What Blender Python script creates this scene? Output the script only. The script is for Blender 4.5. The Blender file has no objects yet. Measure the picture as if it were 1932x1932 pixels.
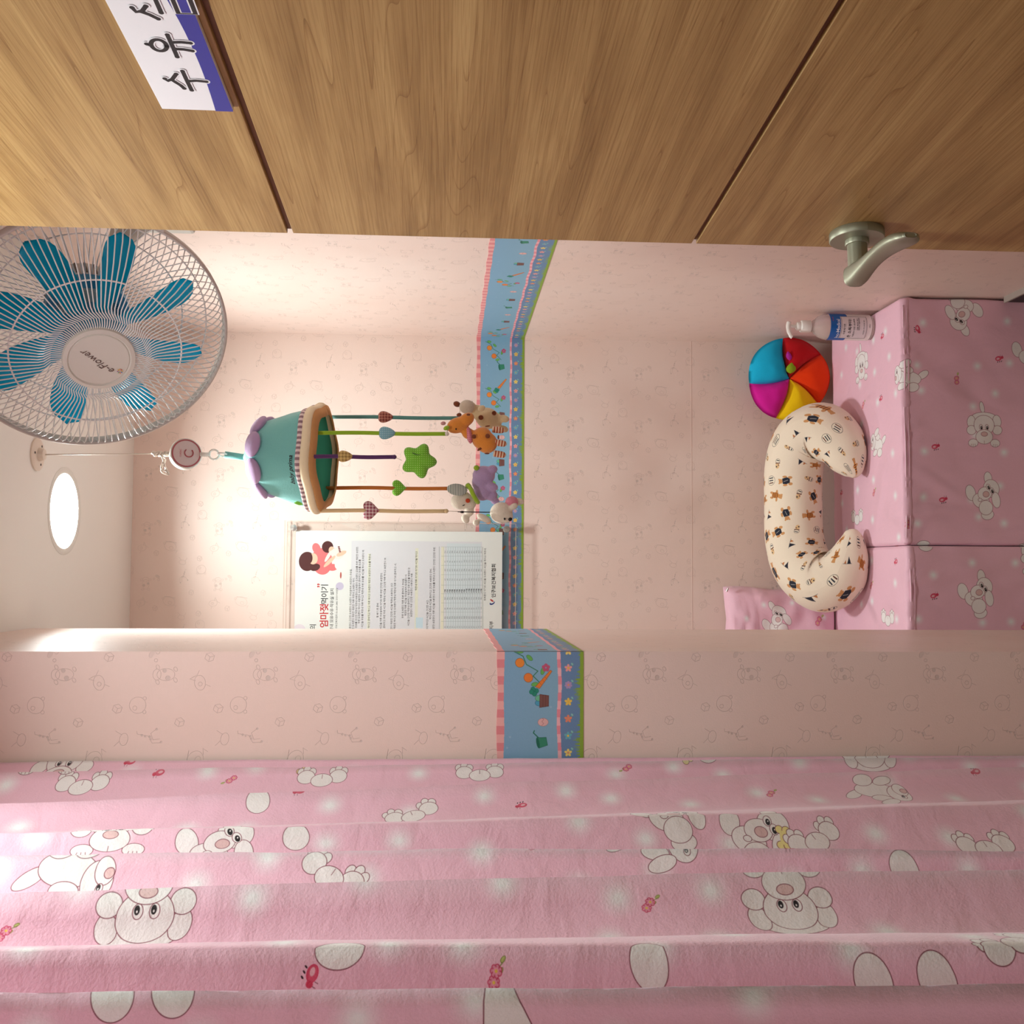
import bpy, bmesh, math, random
import numpy as np
from mathutils import Vector, Matrix, noise
random.seed(7)
rng = np.random.default_rng(7)
C = bpy.context.scene.collection
PI = math.pi

# ------------------------------------------------------------ camera, light, exposure
F = 1935.0; U0, V0 = 859.0, 843.0; ROLL = .009
CAM = np.array([0, 0, 1.45])
_yaw = math.atan((966-U0)/F); _pit = math.atan((V0-966)/F)
_f = np.array([math.sin(_yaw)*math.cos(_pit), math.cos(_yaw)*math.cos(_pit), math.sin(_pit)])
_r = np.cross(_f, [0, 0, 1]); _r /= np.linalg.norm(_r); _u = np.cross(_r, _f)
_r, _u = _r*math.cos(ROLL)+_u*math.sin(ROLL), _u*math.cos(ROLL)-_r*math.sin(ROLL)
cam_d = bpy.data.cameras.new('camera'); cam = bpy.data.objects.new('camera', cam_d); C.objects.link(cam)
cam_d.sensor_width = 36; cam_d.sensor_fit = 'HORIZONTAL'; cam_d.lens = F/1932*36; cam_d.clip_start = .02
# the phone was held sideways: the world's up points to the left of the frame
ax, ay, az = -_u, _r, -_f
cam.matrix_world = Matrix(((ax[0], ay[0], az[0], CAM[0]), (ax[1], ay[1], az[1], CAM[1]), (ax[2], ay[2], az[2], CAM[2]), (0, 0, 0, 1)))
bpy.context.scene.camera = cam

def ray(x, y): return _f*F + _r*(1932-y-966) - _u*(x-966)
def P(x, y, Y): d = ray(x, y); return CAM + d*(Y/d[1])
def PX(x, y, X): d = ray(x, y); return CAM + d*(X/d[0])
def PZ(x, y, Z): d = ray(x, y); return CAM + d*((Z-CAM[2])/d[2])
def PP(x, y, p0, n): d = ray(x, y); n = np.array(n, float); return CAM + d*((np.array(p0)-CAM).dot(n)/d.dot(n))
def proj(p):
    d = np.asarray(p, float)-CAM; z = d@_f
    return 966-F*(d@_u)/z, 1932-(966+F*(d@_r)/z)

sc = bpy.context.scene
sc.view_settings.view_transform = 'Standard'; sc.view_settings.look = 'None'
sc.view_settings.gamma = 1; sc.view_settings.use_curve_mapping = False
sc.view_settings.exposure = 0.0
w = bpy.data.worlds.new('world'); sc.world = w; w.use_nodes = True
w.node_tree.nodes['Background'].inputs[0].default_value = (.9, .85, .8, 1)
w.node_tree.nodes['Background'].inputs[1].default_value = .05
try:
    sc.cycles.max_bounces = 8; sc.cycles.diffuse_bounces = 5; sc.cycles.transparent_max_bounces = 16
    sc.cycles.use_denoising = True
    sc.cycles.sample_clamp_indirect = 4
except Exception: pass

CEIL = 2.29; WR = .638; WB = 2.8; PXR = -.126; PF = 1.564; PBK = 2.144; WL = -1.15
def area(name, loc, size, power, col=(1, .95, .88), shape='DISK', rot=(0, 0, 0), sy=None, spread=PI):
    l = bpy.data.lights.new(name, 'AREA'); l.shape = shape; l.size = size; l.energy = power; l.color = col; l.spread = spread
    if sy: l.size_y = sy
    o = bpy.data.objects.new(name, l); C.objects.link(o); o.location = loc; o.rotation_euler = rot
    return o
L1 = PZ(122, 964, CEIL); L1 = (L1[0], L1[1])
L2 = (.02, .95)
area('ceiling_lamp_light', (L1[0], L1[1], CEIL+.012), .150, 9.2, (.92, 1, .985), spread=2.7)
area('entrance_lamp_light', (L2[0], L2[1], CEIL+.012), .150, 6.0, (.92, 1, .985), spread=2.7)
area('hall_lamp_light', (.25, -.45, 2.24), .6, 6.0, (.93, 1, .985), 'SQUARE')

# ------------------------------------------------------------ object helpers
def link(name, me, m, parent=None, smooth=True, origin=None):
    o = bpy.data.objects.new(name, me); C.objects.link(o)
    org = np.zeros(3)
    if parent is not None:
        o.parent = parent; p = parent
        while p is not None: org = org + np.array(p.location); p = p.parent
    elif origin is not None:
        org = np.array(origin, float); o.location = origin
    if np.any(org): me.transform(Matrix.Translation(-Vector(org)) if parent is not None else Matrix.Translation(-Vector(org)))
    if m is not None: me.materials.append(m)
    if smooth: me.polygons.foreach_set('use_smooth', [True]*len(me.polygons))
    me.update()
    return o
def mesh(name, V, Fc, m, parent=None, smooth=True, uv=None, origin=None):
    me = bpy.data.meshes.new(name); me.from_pydata([tuple(map(float, v)) for v in V], [], [tuple(map(int, f)) for f in Fc])
    if uv is not None:
        l = me.uv_layers.new(name='UV'); idx = np.empty(len(me.loops), int); me.loops.foreach_get('vertex_index', idx)
        l.data.foreach_set('uv', np.asarray(uv, 'f')[idx].ravel())
    return link(name, me, m, parent, smooth, origin)
def empty(name, loc, label=None, cat=None, group=None, kind=None):
    o = bpy.data.objects.new(name, None); C.objects.link(o); o.location = tuple(loc); o.empty_display_size = .05
    return tag(o, label, cat, group, kind)
def tag(o, label=None, cat=None, group=None, kind=None):
    if label: o['label'] = label
    if cat: o['category'] = cat
    if group: o['group'] = group
    if kind: o['kind'] = kind
    return o
class MB:
    """collects pieces into one mesh"""
    def __init__(s): s.V = []; s.F = []; s.uv = []
    def add(s, V, Fc, uv=None):
        n = len(s.V); s.V += [tuple(v) for v in V]; s.F += [tuple(i+n for i in f) for f in Fc]
        s.uv += list(uv) if uv is not None else [(0, 0)]*len(V)
        return s
    def build(s, name, m, parent=None, smooth=True, origin=None): return mesh(name, s.V, s.F, m, parent, smooth, s.uv, origin)
def box_g(x0, x1, y0, y1, z0, z1):
    V = [(x, y, z) for z in (z0, z1) for y in (y0, y1) for x in (x0, x1)]
    return V, [(0, 2, 3, 1), (4, 5, 7, 6), (0, 1, 5, 4), (2, 6, 7, 3), (0, 4, 6, 2), (1, 3, 7, 5)]
def box(name, b, m, parent=None, bevel=0, origin=None):
    V, Fc = box_g(*b); o = mesh(name, V, Fc, m, parent, False, None, origin)
    if bevel: bev(o, bevel)
    return o
def bev(o, wd, seg=2):
    md = o.modifiers.new('bevel', 'BEVEL'); md.width = wd; md.segments = seg; md.limit_method = 'ANGLE'; return o
def frame_of(d):
    d = np.array(d, float); d /= np.linalg.norm(d)
    a = np.array([0, 0, 1.]) if abs(d[2]) < .9 else np.array([1., 0, 0])
    u = np.cross(a, d); u /= np.linalg.norm(u); return u, np.cross(d, u), d
def tube_g(path, r, n=10, flat=1.0, up=None, cap=True):
    """sweep a circle of radius r(i) along path; returns verts, faces, uv (around, along in metres)"""
    p = np.array(path, float); N = len(p); r = np.full(N, r) if np.isscalar(r) else np.array(r, float)
    T = np.gradient(p, axis=0); T /= np.linalg.norm(T, axis=1)[:, None]+1e-12
    u = np.array(up, float) if up is not None else frame_of(T[0])[0]
    V = []; uv = []; s = 0
    th = np.linspace(0, 2*PI, n+1)
    for i in range(N):
        if i: s += np.linalg.norm(p[i]-p[i-1])
        u = u-T[i]*u.dot(T[i]); u /= np.linalg.norm(u); v = np.cross(T[i], u)
        for q in th:
            V.append(p[i]+r[i]*(math.cos(q)*u*flat+math.sin(q)*v)); uv.append((q/(2*PI), s))
    Fc = [(i*(n+1)+j, i*(n+1)+j+1, (i+1)*(n+1)+j+1, (i+1)*(n+1)+j) for i in range(N-1) for j in range(n)]
    if cap:
        Fc.append(tuple(range(n-1, -1, -1))); Fc.append(tuple((N-1)*(n+1)+j for j in range(n)))
    return V, Fc, uv
def tube(name, path, r, m, parent=None, n=10, flat=1.0, up=None, origin=None):
    V, Fc, uv = tube_g(path, r, n, flat, up); return mesh(name, V, Fc, m, parent, True, uv, origin)
def lathe_g(prof, c, axis=(0, 0, 1), n=32, u=None):
    """prof: (r, h) pairs along axis from c"""
    a, b, d = frame_of(axis)
    if u is not None: a = np.array(u, float); b = np.cross(d, a)
    c = np.array(c, float); V = []; Fc = []; uv = []
    for k, (r, h) in enumerate(prof):
        for j in range(n+1):
            q = 2*PI*j/n; V.append(c+d*h+r*(math.cos(q)*a+math.sin(q)*b)); uv.append((j/n, h))
    m = n+1
    for k in range(len(prof)-1):
        for j in range(n): Fc.append((k*m+j, k*m+j+1, (k+1)*m+j+1, (k+1)*m+j))
    return V, Fc, uv
def lathe(name, prof, c, m, parent=None, axis=(0, 0, 1), n=32, origin=None, u=None, smooth=True):
    V, Fc, uv = lathe_g(prof, c, axis, n, u); o = mesh(name, V, Fc, m, parent, smooth, uv, origin)
    if smooth:
        md = o.modifiers.new('edge', 'EDGE_SPLIT'); md.split_angle = math.radians(40)
    return o
def ell_g(c, r, ax=None, n=20, mrows=12):
    """ellipsoid; ax rows are its three axes"""
    A = np.eye(3) if ax is None else np.array(ax, float); c = np.array(c, float); V = []; Fc = []; uv = []
    for i in range(mrows+1):
        t = PI*i/mrows
        for j in range(n+1):
            q = 2*PI*j/n; l = np.array([r[0]*math.sin(t)*math.cos(q), r[1]*math.sin(t)*math.sin(q), r[2]*math.cos(t)])
            V.append(c+l@A); uv.append((j/n, i/mrows))
    m = n+1
    for i in range(mrows):
        for j in range(n):
            a, b, cc, d = i*m+j, (i+1)*m+j, (i+1)*m+j+1, i*m+j+1
            Fc.append((a, b, cc, d) if 0 < i < mrows-1 else ((a, b, cc) if i == 0 else (a, b, d)))
    return V, Fc, uv
def weld(o, d=1e-5):
    md = o.modifiers.new('weld', 'WELD'); md.merge_threshold = d; return o
def remesh(o, vox, it=4):
    md = o.modifiers.new('fuse', 'REMESH'); md.mode = 'VOXEL'; md.voxel_size = vox; md.use_smooth_shade = True
    md = o.modifiers.new('soften', 'SMOOTH'); md.iterations = it; md.factor = .6
    return o
def rbox_g(x0, x1, y0, y1, z0, z1, r, step=.02, disp=None):
    V, Fc, N = [], [], []
    lo = np.array([x0, y0, z0]); hi = np.array([x1, y1, z1]); dims = hi-lo
    for axn in range(3):
        for sgn in (0, 1):
            a, b = [(1, 2), (2, 0), (0, 1)][axn]
            na, nb = [max(6, int(dims[k]/step)) for k in (a, b)]
            def ts(d, n):
                e = min(r/d, .3); inner = np.linspace(e, 1-e, n); return np.concatenate([[0, e*.35, e*.7], inner, [1-e*.7, 1-e*.35, 1]])
            ta, tb = ts(dims[a], na), ts(dims[b], nb); base = len(V)
            for i in ta:
                for j in tb:
                    p = np.zeros(3); p[axn] = sgn; p[a] = i; p[b] = j; p = lo+p*dims
                    q = np.clip(p, lo+r, hi-r); d = p-q; l = np.linalg.norm(d); nn = d/l
                    p = q+nn*r
                    if disp: p = p+nn*disp(p, nn)
                    V.append(p); N.append(nn)
            W = len(tb)
            for i in range(len(ta)-1):
                for j in range(W-1):
                    f = (base+i*W+j, base+(i+1)*W+j, base+(i+1)*W+j+1, base+i*W+j+1); Fc.append(f if sgn else f[::-1])
    return V, Fc, N

# ------------------------------------------------------------ material helpers
def s2l(c):
    return tuple((x/12.92 if x <= .04045 else ((x+.055)/1.055)**2.4) for x in [v/255 for v in c])
def rgba(c): return (*s2l(c), 1)
def mat(name, col, rough=.6, metal=0, bump=0, bscale=200, var=0, vscale=30, sheen=0, spec=.5, trans=0, ior=1.45, emit=None, estr=0, alpha=1, sss=0):
    m = bpy.data.materials.new(name); m.use_nodes = True; nt = m.node_tree; b = nt.nodes['Principled BSDF']
    b.inputs['Base Color'].default_value = rgba(col); b.inputs['Roughness'].default_value = rough; b.inputs['Metallic'].default_value = metal
    b.inputs['Specular IOR Level'].default_value = spec; b.inputs['Transmission Weight'].default_value = trans; b.inputs['IOR'].default_value = ior
    b.inputs['Sheen Weight'].default_value = sheen; b.inputs['Alpha'].default_value = alpha
    tc = nt.nodes.new('ShaderNodeTexCoord')
    if var:
        n = nt.nodes.new('ShaderNodeTexNoise'); n.inputs['Scale'].default_value = vscale; nt.links.new(tc.outputs['Object'], n.inputs['Vector'])
        mx = nt.nodes.new('ShaderNodeMix'); mx.data_type = 'RGBA'
        c = np.array(s2l(col)); mx.inputs[6].default_value = (*(c*(1-var)), 1); mx.inputs[7].default_value = (*np.clip(c*(1+var), 0, 1), 1)
        nt.links.new(n.outputs['Fac'], mx.inputs[0]); nt.links.new(mx.outputs[2], b.inputs['Base Color'])
    if bump:
        n = nt.nodes.new('ShaderNodeTexNoise'); n.inputs['Scale'].default_value = bscale; n.inputs['Detail'].default_value = 3
        nt.links.new(tc.outputs['Object'], n.inputs['Vector'])
        bp = nt.nodes.new('ShaderNodeBump'); bp.inputs['Strength'].default_value = bump; bp.inputs['Distance'].default_value = .002
        nt.links.new(n.outputs['Fac'], bp.inputs['Height']); nt.links.new(bp.outputs[0], b.inputs['Normal'])
    if emit: b.inputs['Emission Color'].default_value = rgba(emit); b.inputs['Emission Strength'].default_value = estr
    return m
def check_mat(name, c1, c2, sx, sy, kind='gingham', coord='UV', rough=.8):
    """woven gingham / stripe / dot patterns from coordinate maths"""
    m = mat(name, c1, rough, sheen=.2); nt = m.node_tree; b = nt.nodes['Principled BSDF']
    tc = nt.nodes.new('ShaderNodeTexCoord'); sp = nt.nodes.new('ShaderNodeSeparateXYZ'); nt.links.new(tc.outputs[coord], sp.inputs[0])
    def M(op, a, bb=None):
        n = nt.nodes.new('ShaderNodeMath'); n.operation = op
        for i, v in enumerate((a, bb)):
            if v is None: continue
            if isinstance(v, (int, float)): n.inputs[i].default_value = v
            else: nt.links.new(v, n.inputs[i])
        return n.outputs[0]
    axes = {'UV': (0, 1), 'Object': (0, 2)}[coord]
    a = M('FRACT', M('ADD', M('MULTIPLY', sp.outputs[axes[0]], sx), 50)); c = M('FRACT', M('ADD', M('MULTIPLY', sp.outputs[axes[1]], sy), 50))
    if kind == 'stripe': fac = M('GREATER_THAN', c, .5)
    elif kind == 'dot':
        dx = M('SUBTRACT', a, .5); dy = M('SUBTRACT', c, .5); fac = M('LESS_THAN', M('ADD', M('MULTIPLY', dx, dx), M('MULTIPLY', dy, dy)), .035)
    else: fac = M('MULTIPLY', M('ADD', M('GREATER_THAN', a, .5), M('GREATER_THAN', c, .5)), .5)
    mx = nt.nodes.new('ShaderNodeMix'); mx.data_type = 'RGBA'; mx.inputs[6].default_value = rgba(c1); mx.inputs[7].default_value = rgba(c2)
    nt.links.new(fac, mx.inputs[0]); nt.links.new(mx.outputs[2], b.inputs['Base Color'])
    return m
def img_of(name, a, data=False):
    H, W = a.shape[:2]; im = bpy.data.images.new(name, W, H)
    if data: im.colorspace_settings.name = 'Non-Color'
    px = np.ones((H, W, 4), 'f'); px[..., :3] = np.clip(a, 0, 1) if a.ndim == 3 else np.clip(a, 0, 1)[..., None]
    im.pixels.foreach_set(px.ravel()); im.update(); im.pack(); return im
def print_mat(name, im, rough=.75, crease=0, bump=.15, bscale=350, sheen=.15, wr=0, wscale=8, wvec=(1, 1, 1), scale=(1, 1), ext='REPEAT', spec=.3):
    m = mat(name, (255, 255, 255), rough, sheen=sheen, spec=spec); nt = m.node_tree; b = nt.nodes['Principled BSDF']
    tx = nt.nodes.new('ShaderNodeTexImage'); tx.image = im; tx.extension = ext
    uv = nt.nodes.new('ShaderNodeTexCoord'); mp = nt.nodes.new('ShaderNodeMapping'); mp.inputs['Scale'].default_value = (*scale, 1)
    nt.links.new(uv.outputs['UV'], mp.inputs[0]); nt.links.new(mp.outputs[0], tx.inputs[0]); nt.links.new(tx.outputs[0], b.inputs['Base Color'])
    n = nt.nodes.new('ShaderNodeTexNoise'); n.inputs['Scale'].default_value = bscale; n.inputs['Detail'].default_value = 2; nt.links.new(uv.outputs['Object'], n.inputs['Vector'])
    bp = nt.nodes.new('ShaderNodeBump'); bp.inputs['Strength'].default_value = bump; bp.inputs['Distance'].default_value = .001
    nt.links.new(n.outputs[0], bp.inputs['Height']); last = bp
    if wr:
        m2 = nt.nodes.new('ShaderNodeMapping'); m2.inputs['Scale'].default_value = wvec; nt.links.new(uv.outputs['Object'], m2.inputs[0])
        n2 = nt.nodes.new('ShaderNodeTexNoise'); n2.inputs['Scale'].default_value = wscale; n2.inputs['Detail'].default_value = 3; n2.inputs['Distortion'].default_value = .6
        nt.links.new(m2.outputs[0], n2.inputs['Vector'])
        b2 = nt.nodes.new('ShaderNodeBump'); b2.inputs['Strength'].default_value = wr; b2.inputs['Distance'].default_value = .01
        nt.links.new(n2.outputs[0], b2.inputs['Height']); nt.links.new(bp.outputs[0], b2.inputs['Normal']); last = b2
    if crease:
        m3 = nt.nodes.new('ShaderNodeMapping'); m3.inputs['Rotation'].default_value = (.3, .5, .2); m3.inputs['Scale'].default_value = (1.5, 1, .8); nt.links.new(uv.outputs['Object'], m3.inputs[0])
        n3 = nt.nodes.new('ShaderNodeTexNoise'); n3.noise_type = 'RIDGED_MULTIFRACTAL'; n3.inputs['Scale'].default_value = 5.5; n3.inputs['Detail'].default_value = 2; n3.inputs['Distortion'].default_value = .8
        nt.links.new(m3.outputs[0], n3.inputs['Vector']); b3 = nt.nodes.new('ShaderNodeBump'); b3.inputs['Strength'].default_value = crease; b3.inputs['Distance'].default_value = .014
        nt.links.new(n3.outputs[0], b3.inputs['Height']); nt.links.new(last.outputs[0], b3.inputs['Normal']); last = b3
    nt.links.new(last.outputs[0], b.inputs['Normal'])
    return m

# ------------------------------------------------------------ flat prints drawn into arrays
class Cv:
    def __init__(s, w, h, ppm, base, wrap=False):
        s.W, s.H, s.k = int(round(w*ppm)), int(round(h*ppm)), ppm; s.w, s.h = w, h; s.wrap = wrap
        s.a = np.empty((s.H, s.W, 3), 'f'); s.a[:] = np.array(base)/255
        s.T = (0, 0, 0, 1, 1)
    def at(s, x, y, ang=0, sc=1, flip=1): s.T = (x, y, math.radians(ang), sc, flip); return s
    def _pt(s, x, y):
        cx, cy, a, k, fl = s.T; x = x*fl
        return cx+k*(x*math.cos(a)-y*math.sin(a)), cy+k*(x*math.sin(a)+y*math.cos(a))
    def _paint(s, cx, cy, R, fn, fill, line, lw, soft=0, al=1):
        offs = [(0, 0)] if not s.wrap else [(i*s.w, j*s.h) for i in (-1, 0, 1) for j in (-1, 0, 1)]
        for ox, oy in offs:
            X0, X1 = int((cx+ox-R)*s.k)-2, int((cx+ox+R)*s.k)+3; Y0, Y1 = int((cy+oy-R)*s.k)-2, int((cy+oy+R)*s.k)+3
            X0, Y0, X1, Y1 = max(X0, 0), max(Y0, 0), min(X1, s.W), min(Y1, s.H)
            if X0 >= X1 or Y0 >= Y1: continue
            gx, gy = np.meshgrid((np.arange(X0, X1)+.5)/s.k-ox, (np.arange(Y0, Y1)+.5)/s.k-oy)
            d = fn(gx, gy)*s.k; v = s.a[Y0:Y1, X0:X1]
            if fill is not None:
                m = (np.clip(.5-d, 0, 1) if not soft else np.clip(.5-d/(soft*s.k), 0, 1)**1.5)[..., None]*al; v[:] = v*(1-m)+np.array(fill)/255*m
            if line is not None:
                m = np.clip(.5+lw*s.k/2-np.abs(d), 0, 1)[..., None]*al; v[:] = v*(1-m)+np.array(line)/255*m
    def ell(s, x, y, rx, ry=None, rot=0, fill=None, line=None, lw=.0007, soft=0, al=1):
        ry = ry or rx; cx, cy = s._pt(x, y); k = s.T[3]; a = s.T[2]*1+math.radians(rot)*s.T[4]; rx *= k; ry *= k
        def fn(X, Y):
            dx, dy = X-cx, Y-cy; u = dx*math.cos(a)+dy*math.sin(a); v = -dx*math.sin(a)+dy*math.cos(a)
            k0 = np.sqrt((u/rx)**2+(v/ry)**2)+1e-9; k1 = np.sqrt((u/rx**2)**2+(v/ry**2)**2)+1e-9
            return k0*(k0-1)/k1
        s._paint(cx, cy, max(rx, ry)+lw*2+soft, fn, fill, line, lw, soft, al)
    def poly(s, pts, fill=None, line=None, lw=.0007, al=1):
        q = np.array([s._pt(*p) for p in pts]); c = (q.min(0)+q.max(0))/2; R = (q.max(0)-q.min(0)).max()/2+lw*2
        def fn(X, Y):
            d = np.full(X.shape, 1e9); ins = np.zeros(X.shape, bool); n = len(q)
            for i in range(n):
                a, b = q[i], q[(i+1) % n]; e = b-a; wx, wy = X-a[0], Y-a[1]
                t = np.clip((wx*e[0]+wy*e[1])/(e@e+1e-12), 0, 1); d = np.minimum(d, (wx-e[0]*t)**2+(wy-e[1]*t)**2)
                c1 = (a[1] > Y) != (b[1] > Y)
                with np.errstate(all='ignore'): ins ^= c1 & (X < (b[0]-a[0])*(Y-a[1])/(b[1]-a[1]+1e-15)+a[0])
            d = np.sqrt(d); return np.where(ins, -d, d)
        s._paint(c[0], c[1], R, fn, fill, line, lw, 0, al)
    def line(s, pts, col, lw=.0007, al=1):
        q = np.array([s._pt(*p) for p in pts]); c = (q.min(0)+q.max(0))/2; R = (q.max(0)-q.min(0)).max()/2+lw*2
        def fn(X, Y):
            d = np.full(X.shape, 1e9)
            for a, b in zip(q[:-1], q[1:]):
                e = b-a; wx, wy = X-a[0], Y-a[1]; t = np.clip((wx*e[0]+wy*e[1])/(e@e+1e-12), 0, 1); d = np.minimum(d, (wx-e[0]*t)**2+(wy-e[1]*t)**2)
            return np.sqrt(d)-lw/2
        s._paint(c[0], c[1], R, fn, col, None, 0, 0, al)
    def grain(s, amt):
        s.a += (rng.random(s.a.shape[:2]).astype('f')[..., None]-.5)*amt

INK = (110, 50, 62); WHT = (240, 238, 236); SHD = (226, 214, 212)
def pup(cv, kind, x, y, ang, sc=.04, flip=1):
    """the fabric's cartoon puppies; up of the motif at angle 0 is +v"""
    cv.at(x, y, ang, sc, flip); e = lambda *a, **k: cv.ell(*a, fill=k.pop('fill', WHT), line=k.pop('line', INK), lw=k.pop('lw', .0006), **k)
    def eye(ex, ey, r=1, rot=0):
        e(ex, ey, .11*r, .16*r, rot); cv.ell(ex+.02, ey-.03, .06*r, .1*r, rot, fill=(25, 18, 20)); cv.ell(ex+.02, ey+.0, .02, .03, fill=WHT)
    if kind == 'A':
        e(-.08, 1.22, .13, .34, 12); e(0, .58, .78, .36); e(-.78, .38, .24, .36, -12); e(.78, .42, .24, .36, 12)
        e(-.78, -.12, .28, .27); e(.8, -.1, .28, .27); e(0, .18, .62, .58)
        for sx in (-1, 1):
            e(sx*.66, -.86, .29, .23)
            for k in (-.13, 0, .13): cv.line([(sx*.66+k, -1.06), (sx*.66+k*.8, -.92)], INK, .0005)
        e(0, -.5, .52, .42); cv.line([(0, -.9), (0, -.72)], INK, .0005); e(0, -.34, .2, .13, fill=(222, 190, 188))
        eye(-.19, .06); eye(.17, .06)
    elif kind == 'B':
        e(.2, 1.0, .24, .38, 5); e(-.88, .15, .3, .46, 15); e(-.25, -.3, .52, .42, -20); e(.15, -1.1, .38, .3, 10); e(.05, -.7, .42, .42)
        e(.38, .42, .48, .52, 20); e(.66, -.25, .25, .46, 10); e(-.02, .12, .42, .38, 20); e(.06, .08, .19, .17, fill=(222, 190, 188)); e(-.3, -.25, .12, .1)
        eye(.2, .5, 1.1, 20); eye(.42, .28, 1.1, 20)
    elif kind == 'C':
        e(1.0, .15, .4, .2, 35); e(.15, -.05, .72, .42, -8); e(.4, -.58, .36, .27, 10); e(-.3, -.52, .36, .2, 15)
        e(-.62, .25, .38, .5, 10); e(.1, .45, .36, .22, -10); e(-.05, .78, .4, .22, 25); e(-.75, .0, .24, .34, 10); e(-.86, .05, .12, .13, fill=(222, 190, 188)); eye(-.72, .42, .8)
    elif kind == 'bone':
        for q in ((-.5, .2), (-.5, -.2), (.5, .2), (.5, -.2)): e(*q, .26, .24, fill=(236, 226, 150))
        cv.poly([(-.45, .2), (.45, .2), (.45, -.2), (-.45, -.2)], fill=(236, 226, 150))
    elif kind == 'feet':
        for sx in (-1, 1):
            for q in ((-.22, .25), (0, .36), (.22, .25)): e(sx*.62+q[0], q[1], .14, .18)
            e(sx*.62, -.02, .34, .34)
        e(0, -.2, .42, .34); cv.line([(0, .1), (0, -.1)], INK, .0005)
    elif kind == 'ear': e(0, 0, .42, .55, 10)
    elif kind == 'tail':
        cv.poly([(-.22, -.9), (-.2, .2), (-.12, .9), (.2, .95), (.5, .2), (.9, -.6), (.7, -1.0)], fill=WHT, line=INK, lw=.0007)
    elif kind == 'flower':
        for fx, fy in ((-.15, -.2), (.2, .3)):
            cv.line([(fx, fy), (fx+.7, fy+.35)], (120, 130, 60), .0006); cv.ell(fx+.62, fy+.42, .2, .11, 30, fill=(190, 200, 120), line=(120, 130, 60), lw=.0004)
            for k in range(7): cv.ell(fx+.24*math.cos(k*.9), fy+.24*math.sin(k*.9), .13, fill=(226, 150, 170), line=(196, 60, 96), lw=.0006)
            cv.ell(fx, fy, .2, fill=(232, 160, 178)); cv.ell(fx, fy, .09, fill=(232, 206, 84))
    elif kind == 'bug':
        e(.2, .05, .5, .34, 15, fill=(214, 84, 112), line=(206, 50, 86)); cv.ell(.28, .1, .26, .16, 15, fill=(238, 190, 200))
        cv.ell(-.38, -.12, .22, fill=(206, 62, 92))
        for k in (-.25, .05, .35): cv.ell(k-.05, .52+k*.2, .05, .11, -20, fill=(40, 18, 24))
        for k in (-.1, .2): cv.line([(k-.3, -.35), (k-.28, -.55)], INK, .0004)
def soft_dots(cv, n, r, col=(242, 244, 244)):
    g = max(1, int(math.sqrt(n*cv.w/cv.h))); h = max(1, int(n/g)); cv.at(0, 0)
    for i in range(g):
        for j in range(h):
            cv.ell((i+.5+random.uniform(-.3, .3))*cv.w/g, (j+.5+random.uniform(-.3, .3))*cv.h/h, r*.62, fill=col, soft=r*.95, al=.95)
PINK = (239, 194, 211)

# wallpaper relief tile: outlines pressed into the paper
rt = Cv(.190, .147, 4200, (255, 255, 255), wrap=True)
def ink(*a, **k): pass
def wp_tile(cv):
    B = (0, 0, 0); L = .00045; s = .001
    cv.at(.030, .100, 0, s)                                      # little cow
    cv.ell(0, 0, 9, 13, line=B, lw=L); cv.ell(0, 13, 8, 6, line=B, lw=L); cv.ell(-5, -3, 3.5, fill=B); cv.ell(6, 2, 3, fill=B)
    for q in ((-8, -14), (8, -14), (-11, 12), (11, 12)): cv.ell(*q, 3.5, 2.4, 30, line=B, lw=L)
    cv.at(.125, .120, 20, s)                                     # giraffe
    cv.line([(-10, -12), (-6, 0), (6, 2), (14, 16), (18, 15)], B, L); cv.line([(-4, -12), (-2, -3), (8, -3), (11, -12)], B, L)
    for q in ((0, 0), (7, 6), (10, 10), (4, 0), (-9, -13), (11, -13)): cv.ell(*q, 1.6, fill=B)
    cv.at(.175, .140, 0, s); cv.ell(0, 0, 12, line=B, lw=L); cv.ell(-4, 4, 3, line=B, lw=L); cv.ell(-10, -10, 2.5, line=B, lw=L); cv.ell(10, -10, 2.5, line=B, lw=L)
    cv.at(.092, .055, -20, s); cv.ell(0, 0, 16, 12, line=B, lw=L); cv.ell(4, -3, 5, 4, line=B, lw=L); cv.line([(-16, 8), (12, 14)], B, L*2); cv.ell(-17, 2, 3, line=B, lw=L); cv.line([(14, -8), (22, -4), (20, -12)], B, L)
    cv.at(.062, .118, -30, s); cv.ell(-3, 2, 6, 3.5, fill=(90, 90, 90)); cv.ell(4, -4, 3, line=B, lw=L); cv.ell(-8, -8, 2.4, line=B, lw=L)
    for q in ((.150, .078), (.056, .036), (.170, .022)):
        cv.at(*q, 15, s); cv.poly([(-6, -3), (0, -7), (6, -3), (6, 4), (0, 8), (-6, 4)], line=B, lw=L); cv.line([(-6, 4), (0, 0), (6, 4)], B, L); cv.line([(0, 0), (0, -7)], B, L)
    cv.at(.018, .050, 10, s); cv.ell(0, 0, 11, 8, line=B, lw=L); cv.line([(4, 6), (8, 14), (12, 2), (18, -2)], B, L); cv.ell(-2, 0, 3, line=B, lw=L); cv.line([(-4, -8), (-8, -14)], B, L)
    cv.at(.125, .012, -10, s); cv.ell(0, 0, 9, 6, line=B, lw=L); cv.line([(-4, 6), (-12, 12)], B, L); cv.line([(6, 4), (10, 14)], B, L)
wp_tile(rt)
im_relief = img_of('wallpaper_relief', rt.a.mean(2), True)
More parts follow.
